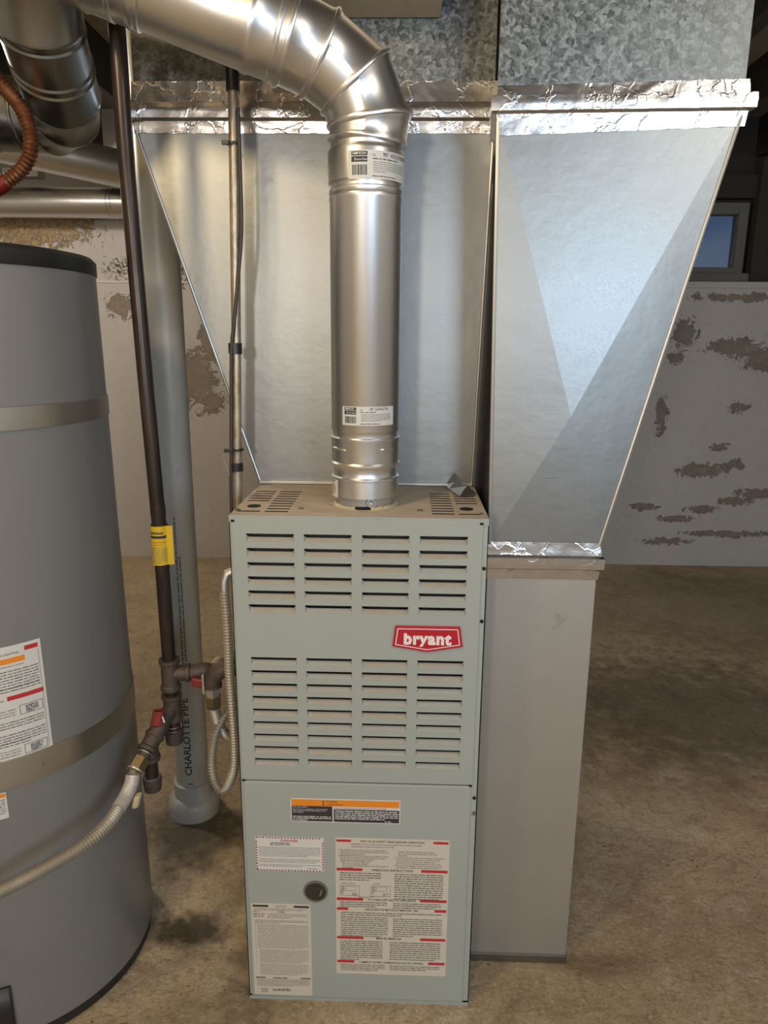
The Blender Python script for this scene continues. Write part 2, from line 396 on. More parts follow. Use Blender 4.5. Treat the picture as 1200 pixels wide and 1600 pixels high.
struct(MB().box(XL-.15, XL, YF, YB+.4, 0, ZC).build('wall_left', 'room_wall', smooth=0))
struct(MB().box(XR, XR+.15, YF, YB+.4, 0, ZC).build('wall_right', 'room_wall', smooth=0))
struct(MB().box(XL, XR, YF-.15, YF, 0, ZC).build('wall_front', 'room_wall', smooth=0))
ceil = struct(MB().box(XL, XR, YF, YB+.4, ZC, ZC+.05).build('ceiling', 'ceiling_board', smooth=0))
jm = MB().box(-.022, .022, YF, YB+.16, 2.3, ZC); j0 = jm.build('joist', 'dark_wood', ceil, smooth=0)
for k, x in enumerate([-2.8+.4*i for i in range(15)]):
    j = j0 if k == 0 else j0.copy()
    if k: C.objects.link(j)
    j.location.x = x
win = thing('window_1', None, None, (1.73, 3.12, 1.70)); win['kind'] = 'structure'
def wbox(name, m, *b): return MB().box(b[0]-1.73, b[1]-1.73, b[2]-3.12, b[3]-3.12, b[4]-1.7, b[5]-1.7).build(name, m, win, smooth=0, bevel=.003)
wbox('window_jamb', 'frame_grey', 1.915, 1.965, 3.12, 3.2, 1.66, 2.06); wbox('window_jamb', 'frame_grey', 1.49, 1.54, 3.12, 3.2, 1.66, 2.06)
wbox('window_rail', 'frame_grey', 1.54, 1.915, 3.12, 3.2, 2.0, 2.06); wbox('window_rail', 'frame_grey', 1.54, 1.915, 3.12, 3.2, 1.685, 1.72)
wbox('window_sill', 'frame_grey', 1.47, 1.99, 3.08, 3.2, 1.64, 1.685); wbox('pane', 'glass', 1.54, 1.915, 3.16, 3.164, 1.72, 2.0)
for b in ((1.46, 1.985, 3.1, 3.16, 2.08, 2.2), (1.985, 2.14, 3.06, 3.16, 1.635, 2.28), (1.3, 1.46, 3.06, 3.16, 1.635, 2.28)):
    tag(MB().box(*b).build('framing_timber', 'dark_wood', smooth=0, bevel=.003),
        {1.46: 'dark horizontal timber header above the small basement window', 1.985: 'dark upright timber post right of the small basement window', 1.3: 'dark upright timber post on the duct side of the small window'}[b[0]], 'timber', 'window framing timbers')

# ------------------------------------------------------------------ furnace
W2, H = .2223, 1.016
F = thing('furnace', 'grey green louvred gas furnace standing on the concrete floor', 'furnace')
m = MB()
m.box(-W2, -W2+.0015, .003, .71, .008, H-.001); m.box(W2-.0015, W2, .003, .71, .008, H-.001); m.box(-W2, W2, .7085, .71, .008, H-.001)
m.box(-W2, -.2135, .003, .02, .008, H-.001); m.box(.2105, W2, .003, .02, .008, H-.001); m.box(-W2, W2, .003, .03, 0, .012); m.box(-W2, W2, .02, .71, 0, .01)
m.build('casing', 'paint', F, smooth=0)
MB().box(-W2+.002, W2-.002, .03, .033, .012, 1.0).build('louver_shade_sheet', 'inner_shade', F, smooth=0)  # dark sheet added so the louvre gaps read as shade
MB().box(-W2+.002, W2-.002, .03, .6, .99, 1.0).build('slot_shade_sheet', 'inner_shade', F, smooth=0)  # added dark sheet, paints the shade below the top slots
# upper door with louvre openings
cols = [(-.1925, -.1105), (-.0935, -.0115), (.0065, .0875), (.1055, .187)]
rows = [.9855-.0258*k for k in range(6)]+[.756-.02535*k for k in range(9)]
holes = [(a, b, z-.0145, z) for z in rows for a, b in cols]
UD = MB().plate(-.2172, .2118, .508, H-.0015, holes, 0, .0015).build('upper_door', 'paint', F, smooth=0)
m = MB().box(-.2172, -.2155, .0015, .02, .508, H-.0015); m.box(.2101, .2118, .0015, .02, .508, H-.0015); m.box(-.2172, .2118, .0015, .02, .508, .5095)
m.build('door_flange', 'paint', F, smooth=0)
lw = .0412
vane = MB().add([(-lw, 0, -.0145), (lw, 0, -.0145), (lw-.004, .0075, -.0078), (-lw+.004, .0075, -.0078), (-lw, .0, -.003), (lw, .0, -.003)],
                [(0, 1, 2, 3), (0, 3, 4), (1, 5, 2)])
v0 = None
for z in rows:
    for a, b in cols:
        if v0 is None: v0 = vane.build('louver', 'louver', UD, smooth=0); o = v0
        else: o = v0.copy(); C.objects.link(o)
        o.location = ((a+b)/2, .0005, z)
LD = MB().plate(-.2172, .2105, .0105, .5045, [], 0, .018).build('lower_door', 'paint', F, smooth=0, bevel=.0025)
# top panel with slots
sl = []
for sgn, a0, a1, b0, b1 in ((-1, -.2165, -.175, -.167, -.1255), (1, .173, .2135, .1265, .166)):
    for k in range(9): sl.append((b0, b1, .0335+.0208*k, .0335+.0208*k+.0088))
    for k in range(5): sl.append((a0, a1, .118+.0208*k, .118+.0208*k+.0088))
    sl.append((a0, a1, .0335, .042))
TP = MB().plate(-W2, W2, .002, .71, sl, 0, .0003).map(lambda x, y, z: (x, z, H-y)).build('top_panel', 'top', F, smooth=0)
MB().prism([(-W2, H-.012), (W2, H-.012), (W2, H+.0008), (-W2, H+.0008)], .0015, .005).build('top_lip', 'paint', F, smooth=0, bevel=.001)
for x in (-.1935, .1895): MB().lathe([(.0125, 0), (.0125, .0006)], x, .076, 24).map(lambda a, b, c: (a, b, c+H)).build('knockout_hole', 'void_black', F)
for x, y in ((-.106, .06), (.106, .058), (.2125, .037), (-.2165, .044)):
    MB().lathe([(.0052, 0), (.0052, .0012), (.003, .0026)], x, y, 12).map(lambda a, b, c: (a, b, c+H)).build('screw', 'screw', F)
for z in (.9285, .8315, .479): MB().tube([(.2168, .0032, z), (.2168, .0012, z)], .0032, 12).build('screw_hole', 'void_black', F)
MB().tube([(.2175, .003, .447), (.2175, -.001, .447)], .0035, 12).build('screw', 'screw', F)
for x, z in ((.2095, 1.0085), (-.2150, 1.0075), (-.215, .5065), (.2085, .5062)): MB().box(x-.003, x+.003, -.0006, .001, z-.002, z+.002).build('door_notch', 'void_black', F, smooth=0)
# flue collar and its rusty gasket
FX, FY = .006, .11
MB().lathe([(.0505, H), (.0505, H+.05)], FX, FY, 48).build('flue_collar', 'collar_paint', F)
gm = MB(); ring = []
for rad, z in ((.0505, 0), (.0505, .004), (.055, .005), (.059, .0008), (.059, 0)):
    ring.append([(FX+(rad+.0022*noise.noise((k*.9, rad*30, 1)))*math.cos(k*math.pi/32), FY+(rad+.0022*noise.noise((k*.9, rad*30, 1)))*math.sin(k*math.pi/32), H+z*(1+.6*noise.noise((k*.7, 3, 2)))) for k in range(64)])
gm.rings(ring, False).build('gasket', 'tan_cap', F)
m = MB()
for a0, a1 in ((-1.85, -1.35),):
    m.rings([[(FX+rr_*math.cos(a), FY+rr_*math.sin(a), H+zz) for rr_, zz in ((.054, .001), (.0585, .001), (.0585, .003), (.054, .0058))] for a in [a0+(a1-a0)*k/8 for k in range(9)]])
m.build('gasket_gap', 'void_black', F)
# screw on the collar
MB().tube([(FX+.012, FY-.0495, H+.013), (FX+.013, FY-.054, H+.013)], [.009, .008], 20).build('collar_rivet', 'collar_paint', F); MB().tube([(FX+.013, FY-.054, H+.013), (FX+.0131, FY-.058, H+.013)], [.0048, .003], 12).build('screw', 'hem', F)
# sight glass
MB().rings([[(-.083+r_*math.cos(k*math.pi/20), y, .266+r_*math.sin(k*math.pi/20)) for k in range(40)] for r_, y in ((.0235, -.0001), (.0235, -.003), (.0205, -.003), (.0205, -.0012))], False).build('sight_glass_rim', 'frame_grey', F)
sg = MB().tube([(-.083, .001, .266), (-.083, -.0012, .266)], .0207, 40).build('sight_glass', 'baffle', F)
m = MB(); m.tube([(-.083+.012, -.0016, .27), (-.075, -.0016, .256)], .0012, 8).build('burner_tube', 'flex', sg)
# badge
def inset(poly, d):
    n = len(poly); out = []
    for i in range(n):
        p0, p1, p2 = Vector(poly[i-1]), Vector(poly[i]), Vector(poly[(i+1) % n])
        e1 = (p1-p0).normalized(); e2 = (p2-p1).normalized(); n1 = Vector((-e1.y, e1.x)); n2 = Vector((-e2.y, e2.x))
        b = (n1+n2).normalized(); out.append(tuple(p1+b*(d/max(.2, b.dot(n1)))))
    return out
bp = [(.0655, .8225), (.0605, .7835), (.1225, .7738), (.1845, .7848), (.179, .8225)]
BG = MB().prism(bp, -.004, 0).build('badge', 'red_paint', F, smooth=0, bevel=.0008, label='red nameplate reading bryant')
a_, b_ = inset(bp, .0042), inset(bp, .0058); m = MB()
for i in range(5): m.add([(a_[i][0], -.0043, a_[i][1]), (a_[(i+1) % 5][0], -.0043, a_[(i+1) % 5][1]), (b_[(i+1) % 5][0], -.0043, b_[(i+1) % 5][1]), (b_[i][0], -.0043, b_[i][1])], [(0, 1, 2, 3)])
m.build('badge_border', 'badge_pink', BG, smooth=0)
tb = text_mb('bryant', .034, 'CENTER', .0017, 1, sc=1.12)
x0 = min(p[0] for p in tb.v); x1 = max(p[0] for p in tb.v); k = .084/(x1-x0); XH = .0182
yfix = lambda y: (XH+(y-XH)*.42 if y > XH else y if y > 0 else y*.42)
for q_ in islands(tb): q_.map(lambda x, y, z: ((x-x0)*k+.0805, -.0045, .7885+yfix(y*.98))).build('letter', 'badge_pink', BG, smooth=0)

# printed labels on the lower door
def label_plate(name, x0, x1, z0, z1, m, lab, rc=.004):
    pts = []
    for cx_, cz_, a in ((x1-rc, z0+rc, -90), (x1-rc, z1-rc, 0), (x0+rc, z1-rc, 90), (x0+rc, z0+rc, 180)):
        for q_ in range(5): pts.append((cx_+rc*math.cos(math.radians(a+q_*22.5)), cz_+rc*math.sin(math.radians(a+q_*22.5))))
    return MB().prism(pts, -.0006, 0).build(name, m, F, smooth=0, label=lab)
def on_face(x0, z0): return lambda x, y, z: (x0+x/1000, -.0009, z0+y/1000)
NM = {'ink': 'print', 'ink_grey': 'print', 'ink_red': 'red_print', 'ink_orange': 'orange_print', 'ink_white': 'white_print'}
# orange and black warning
lb = label_plate('warning_label', -.128, .079, .4205, .471, 'label_white', 'orange and black warning sticker')
S = Sheet(2); S.bar('ink_orange', 2, 35, 205, 48.5); S.bar('ink', 2, 2, 79, 34.8); S.bar('ink', 81.5, 2, 205, 29)
S.build(lb, on_face(-.128, .4205), NM)
S = Sheet(3)
S.text('ink', 67, 43.4, 'WARNING', 4.6); S.text('ink', 67, 37.2, 'AVERTISSEMENT', 4.6)
for y in (42.9, 36.6): S.mb('ink').add([(59.5, y, 0), (64.5, y, 0), (62, y+4.4, 0)], [(0, 1, 2)])
S.text('ink_white', 4, 31.2, 'FOR YOUR SAFETY', 3.4)
S.text('ink_white', 4, 27, 'Do not store or use gasoline or other flammable\nvapors and liquids in the vicinity of this or any\nother appliance.', 3.3)
S.lines('ink_white', 4, 77, 11, 3, 3.7, 2.0)
S.text('ink_red', 83, 30.2, 'FOR GAS APPLIANCES INSTALLED IN THE STATE OF CALIFORNIA', 3.9, xs=.86)
S.lines('ink_white', 84, 203, 24.5, 5, 4.1, 2.2); S.lines('ink_white', 178, 203, 3.6, 1, 3, 1.8)
S.build(lb, lambda x, y, z: (-.128+x/1000, -.0011, .4205+y/1000), NM)
# danger notice
lb = label_plate('danger_label', -.1975, -.0665, .310, .386, 'label_white', 'white danger notice with striped red border', .0005)
S = Sheet(4)
def stripe(a, b, vert, x):
    n = int((b-a)/6)
    for k in range(n):
        p = a+k*6; ink = 'ink_red' if k % 2 else 'ink'
        if vert: S.mb('ink_red' if x > 60 else ink).add([(x, p, 0), (x+3, p+1.6, 0), (x+3, p+4.2, 0), (x, p+2.6, 0)], [(0, 1, 2, 3)])
        else: S.mb(ink).add([(p, x+2.8, 0), (p+1.6, x, 0), (p+4.2, x, 0), (p+2.6, x+2.8, 0)], [(0, 1, 2, 3)])
stripe(1, 130, 0, 72.9); stripe(1, 130, 0, .4); stripe(2, 73, 1, .3); stripe(2, 73, 1, 127.6)
S.text('ink_red', 65, 66, 'DANGER', 6.5, 'CENTER', .12, 1.25)
S.lines('ink', 30, 105, 61.5, 1, 3, 2.2); S.lines('ink', 28, 102, 57.8, 1, 3, 2.2)
S.lines('ink_grey', 6, 124, 52.5, 7, 3.3, 1.2); S.lines('ink_grey', 6, 124, 26, 3, 3.3, 1.2); S.lines('ink_grey', 6, 124, 13.5, 2, 3.3, 1.2); S.lines('ink_grey', 100, 122, 6, 1, 3, 1.6)
S.build(lb, on_face(-.1975, .310), NM)
# safety / operating instructions
lb = label_plate('instruction_label', -.044, .174, .0735, .388, 'label_cream', 'large cream operating instruction sticker with red bars', .003)
S = Sheet(5); 
def bars(y, l, r, h=5.2): S.bar('ink_red', 2, y, l, y+h); S.bar('ink_red', r, y, 215.5, y+h)
bars(305.5, 30, 187); bars(249.5, 52, 165); bars(192, 53, 164); bars(172.5, 24, 193); bars(113.5, 54, 166); bars(64, 36, 183)
def head(y, s_, cx_=109, sz=6.3): S.text('ink', cx_, y, s_, sz, 'CENTER', .06)
head(305.8, 'FOR YOUR SAFETY READ BEFORE OPERATING', 109, 5.9); head(249.8, 'OPERATING INSTRUCTIONS'); head(192.3, 'TO TURN OFF GAS TO APPLIANCE', 109, 6); head(172.8, 'LIRE AVANT DE METTRE EN MARCHE : LIRE', 109, 5.4)
head(114, 'MISE EN MARCHE', 104); head(64.3, "COMMENT COUPER L'ADMISSION DE GAZ DE L'APPAREIL", 109, 5)
S.text('ink', 30, 300.5, 'WARNING: If you do not follow these instructions exactly, a fire or explosion may result', 3.7); S.text('ink', 30, 296, 'causing property damage, personal injury or loss of life.', 3.7)
TL = ['A. This appliance does not have a pilot. It is equipped with an', '    ignition device which automatically lights the burner. Do not', '    try to light the burner by hand.', 'B. BEFORE OPERATING smell all around the appliance area for', '    gas. Be sure to smell next to the floor because some gas is',
      '    heavier than air and will settle on the floor.', '    WHAT TO DO IF YOU SMELL GAS:', '        Do not try to light any appliance.', '        Do not touch any electric switch; do not use any phone in', '        your building.']
S.text('ink', 5, 289, '\n'.join(TL), 3.75, ls=1.02)
TR = ["        supplier. Follow the gas supplier's instructions.", '        If you cannot reach your gas supplier, call the fire', '        department.', 'C. Use only your hand to push in or turn the gas control switch.', '    Never use tools. If the switch will not push in or turn by', '    hand, do not try to repair it, call a qualified service', '    technician. Force or attempted repair may result in a fire.',
      'D. Do not use this appliance if any part has been under water.', '    Immediately call a qualified service technician to inspect']
S.text('ink', 112, 288, '\n'.join(TR), 3.7, ls=1.04)
S.lines('ink', 8, 88, 244.5, 4, 4.4, 1.9); S.lines('ink', 114, 208, 244, 12, 4.3, 1.9)
for x0, x1 in ((8, 46), (68, 106)):
    S.lines('ink_grey', x0+4, x1-6, 224.5, 1, 3, 1.4)
    for a in ((x0, 201, x1, 201.6), (x0, 221, x1, 221.6), (x0, 201, x0+.6, 221.6), (x1-.6, 201, x1, 221.6), (x0+11, 211, x1-7, 211.5), (x0+11, 219, x1-7, 219.5), (x0+11, 211, x0+11.6, 219), (x1-7.5, 211, x1-7, 219)): S.rect('ink_grey', *a)
    S.lines('ink_grey', x0+2, x0+9, 217, 4, 4, 2.4); S.lines('ink_grey', x1-14, x1-4, 205, 2, 3, 2.2)
S.lines('ink_grey', 44, 76, 199.5, 2, 2.6, 1.2)
S.lines('ink', 8, 100, 187.5, 3, 4.2, 1.8); S.lines('ink', 112, 205, 187, 3, 4.2, 1.8)
S.lines('ink', 10, 208, 166.5, 2, 4.3, 1.9); S.lines('ink', 10, 102, 157.5, 10, 4.25, 1.8); S.lines('ink', 112, 208, 156, 9, 4.35, 1.8)
S.lines('ink', 8, 92, 108, 10, 4.2, 1.8); S.lines('ink', 106, 206, 107, 9, 4.3, 1.8); S.lines('ink', 8, 98, 58.5, 4, 4.3, 1.8); S.lines('ink', 106, 206, 57.5, 3, 4.3, 1.8); S.lines('ink_grey', 182, 204, 3.5, 1, 3, 1.3)
YM = [(0, 0), (42, 5), (64, 27), (113.5, 84), (172.5, 151.5), (192, 174), (249.5, 241.5), (305.5, 305.5), (320, 320)]
def ymap(y):
    for (a, b), (c_, d) in zip(YM, YM[1:]):
        if y <= c_: return b+(d-b)*(y-a)/(c_-a)
    return y
S.build(lb, lambda x, y, z: (-.044+x/1000, -.0009, .0735+ymap(y)/1000), NM)
# notice
lb = label_plate('notice_label', -.211, -.0935, .0155, .2345, 'label_cream', 'tall cream notice sticker with black bars', .003)
S = Sheet(6); S.bar('ink', 3, 211, 34, 215.5); S.bar('ink', 84, 211, 114.5, 215.5); S.text('ink_grey', 59, 211, 'NOTICE', 6, 'CENTER')
S.bar('ink', 4, 41, 24, 43.2); S.bar('ink', 95, 41, 115, 43.2)
S.lines('ink_grey', 6, 112, 206.5, 2, 3.2, 1.3); S.lines('ink', 4, 26, 199, 1, 3, 2); S.lines('ink', 52, 72, 199, 1, 3, 2.2); S.lines('ink', 4, 27, 193, 2, 5, 2.2)
S.lines('ink_grey', 32, 110, 194, 3, 4, 1.5); S.lines('ink_grey', 6, 112, 179, 3, 3, 1.3); S.lines('ink_grey', 11, 112, 168, 14, 4.1, 1.4); S.lines('ink_grey', 14, 112, 108, 8, 4.0, 1.4); S.lines('ink_grey', 14, 110, 74, 7, 4, 1.3)
S.lines('ink', 6, 8, 168, 12, 8, 1.8); S.lines('ink', 38, 82, 40.5, 1, 4, 2.6); S.lines('ink_grey', 6, 112, 37, 6, 3, 1.2); S.lines('ink', 14, 28, 14, 3, 4, 1.6); S.lines('ink_grey', 38, 108, 10, 1, 4, 5.5)
S.build(lb, on_face(-.211, .0155), NM)

# ------------------------------------------------------------------ ducts
def hem(parent, pts, r=.003): MB().tube(pts, r, 8).build('hem', 'hem', parent)
def tape_band(name, parent, plan, prof_fn, nz=14, seed=0, amp=.0011, m='foil'):
    """plan: list of (x,y) going round the duct; prof_fn(t)->list of (offset,z) at plan fraction t"""
    P = [Vector((x, y, 0)) for x, y in plan]; L = [0]
    for a, b in zip(P, P[1:]): L.append(L[-1]+(b-a).length)
    n = max(30, int(L[-1]/.006)); rings = []
    ts = sorted(set([L[-1]*k/n for k in range(n+1)]+L))
    for s_ in ts:
        j = 0
        while j < len(L)-2 and L[j+1] < s_: j += 1
        p = P[j].lerp(P[j+1], (s_-L[j])/(L[j+1]-L[j])); e = (P[j+1]-P[j]).normalized(); nn = Vector((e.y, -e.x, 0))
        if s_ in L[1:-1]:
            e2 = (P[min(j+2, len(P)-1)]-P[j+1]).normalized(); nn = (nn+Vector((e2.y, -e2.x, 0)))
        pr = prof_fn(s_/L[-1]); row = []
        for k in range(nz+1):
            f = k/nz*(len(pr)-1); i = min(int(f), len(pr)-2); off = pr[i][0]+(pr[i+1][0]-pr[i][0])*(f-i); z = pr[i][1]+(pr[i+1][1]-pr[i][1])*(f-i)
            q_ = Vector((s_*30, z*46, seed*3.1)); wr = noise.noise(q_)*.8+noise.noise(q_*2.7)*.6
            crease = max(0, .16-abs(noise.noise(Vector((s_*13, z*16, seed+7)))))*5
            row.append(p+nn*(off+amp*(.6+.5*wr+crease*.7))+Vector((0, 0, z+(0 if 0 < k < nz else .0012*noise.noise(Vector((s_*60, seed, 0)))))))
        rings.append(row)
    mb = MB(); w_ = nz+1
    for r_ in rings: mb.v += [tuple(p) for p in r_]
    for a in range(len(rings)-1):
        for k in range(nz): mb.f.append((a*w_+k, (a+1)*w_+k, (a+1)*w_+k+1, a*w_+k+1))
    return mb.build(name, m, parent, smooth=50)
lerp = lambda a, b, f: a+(b-a)*f

SPY = .285
SP = thing('supply_plenum', 'flared galvanized supply plenum on the furnace top behind the vent pipe', 'duct', (0, SPY, H))
def rel(parent, mb): L_ = parent.location; return mb.map(lambda x, y, z: (x-L_.x, y-L_.y, z-L_.z))
rel(SP, MB().prism([(-.2235, H+.001), (.2165, H+.001), (.2335, 1.70), (-.4365, 1.70)], SPY, .70)).build('sheet_body', 'galv', SP, smooth=0)
rel(SP, MB().box(-.2235, .2185, SPY-.008, SPY, H+.001, H+.007)).build('base_flange', 'hem', SP, smooth=0, bevel=.001)
for pts in (((-.2235, SPY, H+.005), (-.4375, SPY, 1.69)), ((.2175, SPY, H+.005), (.2335, SPY, 1.69))):
    o = MB().tube(pts, .0032, 8).map(lambda x, y, z: (x, y-SPY, z-H)).build('hem', 'hem', SP)
o = tape_band('foil_tape', SP, [(-.438, .5), (-.438, SPY), (.2345, SPY), (.2345, .30)], lambda t_: [(.001, 1.772), (.0015, 1.755), (.003, 1.737), (.012, 1.733), (.014, 1.722), (.013, 1.708), (.004, 1.704), (.002, 1.695), (.001, 1.684)], 24, 1)
for v_ in o.data.vertices: v_.co.y -= SPY; v_.co.z -= H
ST = tag(MB().box(-.4355, .2325, SPY, .70, 1.70, 2.3).build('supply_duct', 'spangle', smooth=0), 'spangled galvanized supply duct rising above the flared plenum', 'duct')

RY = .115
RD = thing('return_drop', 'straight galvanized return duct standing on the floor right of the furnace', 'duct', (.34, RY, 0))
rel(RD, MB().box(.2365, .4415, RY, .66, .002, .94)).build('sheet_body', 'galv_drop', RD, smooth=0, bevel=.001)
rel(RD, MB().box(.2355, .4425, RY-.005, RY, .002, .021)).build('base_flange', 'galv_dark', RD, smooth=0, bevel=.0015)
RT = thing('return_transition', 'tapering galvanized return duct with cross-broken face', 'duct', (.38, RY, .94))
TLc, TRc, BRc, BLc, Cc = (.2215, 1.665), (.6145, 1.672), (.4415, .94), (.2385, .94), (.371, 1.181)
mb = MB().add([(TLc[0], RY, TLc[1]), (TRc[0], RY, TRc[1]), (BRc[0], RY, BRc[1]), (BLc[0], RY, BLc[1]), (Cc[0], RY-.011, Cc[1]),
               (TLc[0]+.056, .66, TLc[1]), (TRc[0], .66, TRc[1]), (BRc[0], .66, BRc[1]), (BLc[0]+.02, .66, BLc[1])],
              [(0, 4, 1), (1, 4, 2), (2, 4, 3), (3, 4, 0), (1, 2, 7, 6), (3, 0, 5, 8), (5, 6, 7, 8)])
rel(RT, mb).build('sheet_body', 'galv', RT, smooth=0)
for a, b in ((TRc, BRc), (TLc, BLc)):
    MB().tube([(a[0], RY, a[1]), (b[0], RY, b[1])], .0035, 8).map(lambda x, y, z: (x-.38, y-RY, z-.94)).build('hem', 'hem', RT)
o = tape_band('foil_tape', RT, [(.2565, .45), (.2225, RY), (.619, RY), (.619, .45)],
              lambda t_: (lambda f: [(.001, lerp(1.711, 1.721, f)), (.002, lerp(1.704, 1.712, f)), (.003, lerp(1.696, 1.702, f)), (.012, lerp(1.694, 1.699, f)), (.013, lerp(1.684, 1.688, f)), (.012, lerp(1.672, 1.677, f)), (.003, lerp(1.669, 1.674, f)), (.002, lerp(1.652, 1.665, f)), (.001, lerp(1.637, 1.652, f))])(min(1, max(0, (t_-.31)/.38))), 24, 5)
for v_ in o.data.vertices: v_.co.x -= .38; v_.co.y -= RY; v_.co.z -= .94
o = tape_band('foil_tape', RD, [(.2365, .4), (.2365, RY), (.4425, RY), (.4425, .4)], lambda t_: [(.001, .946), (.002, .932), (.003, .921), (.009, .917), (.009, .905), (.008, .896), (.003, .893), (.002, .884), (.001, .874)], 24, 9)
for v_ in o.data.vertices: v_.co.x -= .34; v_.co.y -= RY
tag(MB().box(.2195, .6145, RY, .66, 1.672, 2.3).map(lambda x, y, z: (x+(.056 if x < .3 and y > .4 else 0), y, z)).build('return_duct', 'spangle', smooth=0), 'spangled galvanized return duct at upper right above the tapering section', 'duct')
tag(MB().box(-.13, .13, .175, .282, 1.873, 1.96).build('wood_block', 'wood', smooth=0, bevel=.002), 'pale wooden board across the duct above the vent elbow', 'board')
MS = thing('metal_scrap', 'bent scrap of sheet metal lying on the furnace top', 'scrap', (.18, .25, H))
MB().add([(-.016, .034, .002), (0, .036, .03), (.014, .03, .012), (.004, .02, .003), (-.002, -.006, .016), (-.012, -.01, .003), (.004, -.078, .003), (.02, -.05, .018), (.038, -.056, .004), (.014, -.085, .005)],
         [(0, 3, 1), (1, 3, 2), (0, 5, 4, 3), (5, 6, 7, 4), (6, 9, 8, 7)]).build('bent_strip', 'galv_far', MS, smooth=0).modifiers.new('thick', 'SOLIDIFY').thickness = .0008

# ------------------------------------------------------------------ flue vent
VT = thing('flue_vent', 'galvanized double-wall vent pipe rising from the furnace and elbowing left', 'vent pipe', (FX, FY, H+.02))
def vp(mb, name, m='galv_pipe', parent=None, **kw):
    mb.map(lambda x, y, z: (x-FX, y-FY, z-H-.02)); return mb.build(name, m, parent or VT, **kw)
def prof(seq): return MB().lathe(seq, FX, FY, 64)
vp(prof([(.0505, 1.036), (.0598, 1.0365), (.0602, 1.066), (.0618, 1.0675), (.0618, 1.0705), (.058, 1.073), (.0572, 1.078), (.0575, 1.088), (.0605, 1.0935), (.0625, 1.0955), (.0605, 1.099)]), 'pipe_coupling')
vp(prof([(.0605, 1.098), (.0612, 1.102), (.0612, 1.135), (.0622, 1.138), (.0622, 1.1415), (.0585, 1.1435), (.0585, 1.1495), (.0595, 1.152)]), 'pipe_coupling')
vp(prof([(.0595, 1.152), (.0608, 1.155), (.0608, 1.532), (.0618, 1.5345), (.0618, 1.5395), (.0595, 1.542)]), 'pipe_section')
vp(prof([(.0595, 1.541), (.0615, 1.544), (.0615, 1.5505), (.0592, 1.5525), (.0592, 1.558), (.0632, 1.561), (.0634, 1.606), (.0618, 1.612), (.0592, 1.6145), (.0592, 1.62), (.063, 1.625), (.0636, 1.628)]), 'elbow_coupling')
for z, a0, a1 in ((1.124, -2.75, -2.1), (1.124, -1.1, -.5), (1.573, -2.9, -2.45)):
    vp(MB().tube([(FX+.0612*math.cos(a0+(a1-a0)*k/8), FY+.0612*math.sin(a0+(a1-a0)*k/8), z-.002*k/8) for k in range(9)], [.0004]+[.0022]*7+[.0004], 8), 'lock_bead')
vp(MB().box(.056, .0655, FY-.006, FY+.006, 1.155, 1.53), 'pipe_seam', smooth=0, bevel=.002)
EP = [Vector(p) for p in ((.0085, .11, 1.626), (.0124, .108, 1.6579), (-.012, .1, 1.712), (-.066, .085, 1.747), (-.115, .067, 1.7635), (-.165, .055, 1.778), (-.3234, .018, 1.826), (-.39, .006, 1.846), (-.56, -.025, 1.895))]
def mitre_ring(P, i, rad, n=64, back=0.):
    d1 = (P[i]-P[max(0, i-1)]).normalized() if i > 0 else (P[1]-P[0]).normalized()
    d2 = (P[min(i+1, len(P)-1)]-P[i]).normalized() if i < len(P)-1 else d1
    nrm = (d1+d2).normalized(); d = d1
    a = d.cross(Vector((0, 1, 0))).normalized(); b = d.cross(a); out = []
    for k in range(n):
        q_ = P[i]+rad*(math.cos(2*math.pi*k/n)*a+math.sin(2*math.pi*k/n)*b)
        q_ = q_-d*((q_-P[i]).dot(nrm)/d.dot(nrm)); out.append(q_)
    return out
def gore(P, i, ra, rb, name, flare=.002, parent=None):
    A = mitre_ring(P, i, ra); B = mitre_ring(P, i+1, rb); d = (P[i+1]-P[i]).normalized()
    def lr(f, grow): return [a_*(1-f)+b_*f+((a_*(1-f)+b_*f)-(P[i]*(1-f)+P[i+1]*f)).normalized()*grow for a_, b_ in zip(A, B)]
    L_ = (P[i+1]-P[i]).length; e = min(.25, .004/L_)
    return MB().rings([lr(0, -.001), lr(0, flare), lr(e, flare), lr(e*1.8, 0), lr(1-e*1.8, 0), lr(1-e, flare), lr(1, flare), lr(1, -.001)])
for i in range(1, 5):
    rg = mitre_ring(EP, i, .0662+.0006*i); cc_ = [Vector(p) for p in rg]; rows_ = []
    for k in range(len(cc_)):
        o_ = (cc_[k]-EP[i]).normalized(); tn = (cc_[(k+1) % len(cc_)]-cc_[k-1]).normalized(); bn = o_.cross(tn)
        rows_.append([cc_[k]+.0028*(math.cos(q_*math.pi/4)*o_+math.sin(q_*math.pi/4)*bn*1.4) for q_ in range(8)])
    vp(MB().rings(rows_, closed=True), 'elbow_bead')
for i in range(4): vp(gore(EP, i, .0638+.0006*i, .0644+.0006*i, 'g'), 'elbow_gore')
vp(gore(EP, 4, .067, .067, 'g'), 'elbow_coupling'); vp(gore(EP, 5, .0665, .0665, 'g'), 'pipe_section'); vp(gore(EP, 6, .068, .068, 'g'), 'pipe_coupling'); vp(gore(EP, 7, .067, .067, 'g'), 'pipe_section')
def ringbead(P, Q, f, r, t_=.003):
    P, Q = Vector(P), Vector(Q); c = P.lerp(Q, f); d = (Q-P).normalized()
    return MB().tube([c-d*.004, c-d*.002, c+d*.002, c+d*.004], [r, r+t_, r+t_, r], 64, False)
vp(ringbead(EP[4], EP[5], .25, .067, .0025), 'bead'); vp(ringbead(EP[5], EP[6], .03, .0665, -.004), 'bead'); vp(ringbead(EP[5], EP[6], .94, .0665, .003), 'bead'); vp(ringbead(EP[6], EP[7], .4, .068, .002), 'bead')
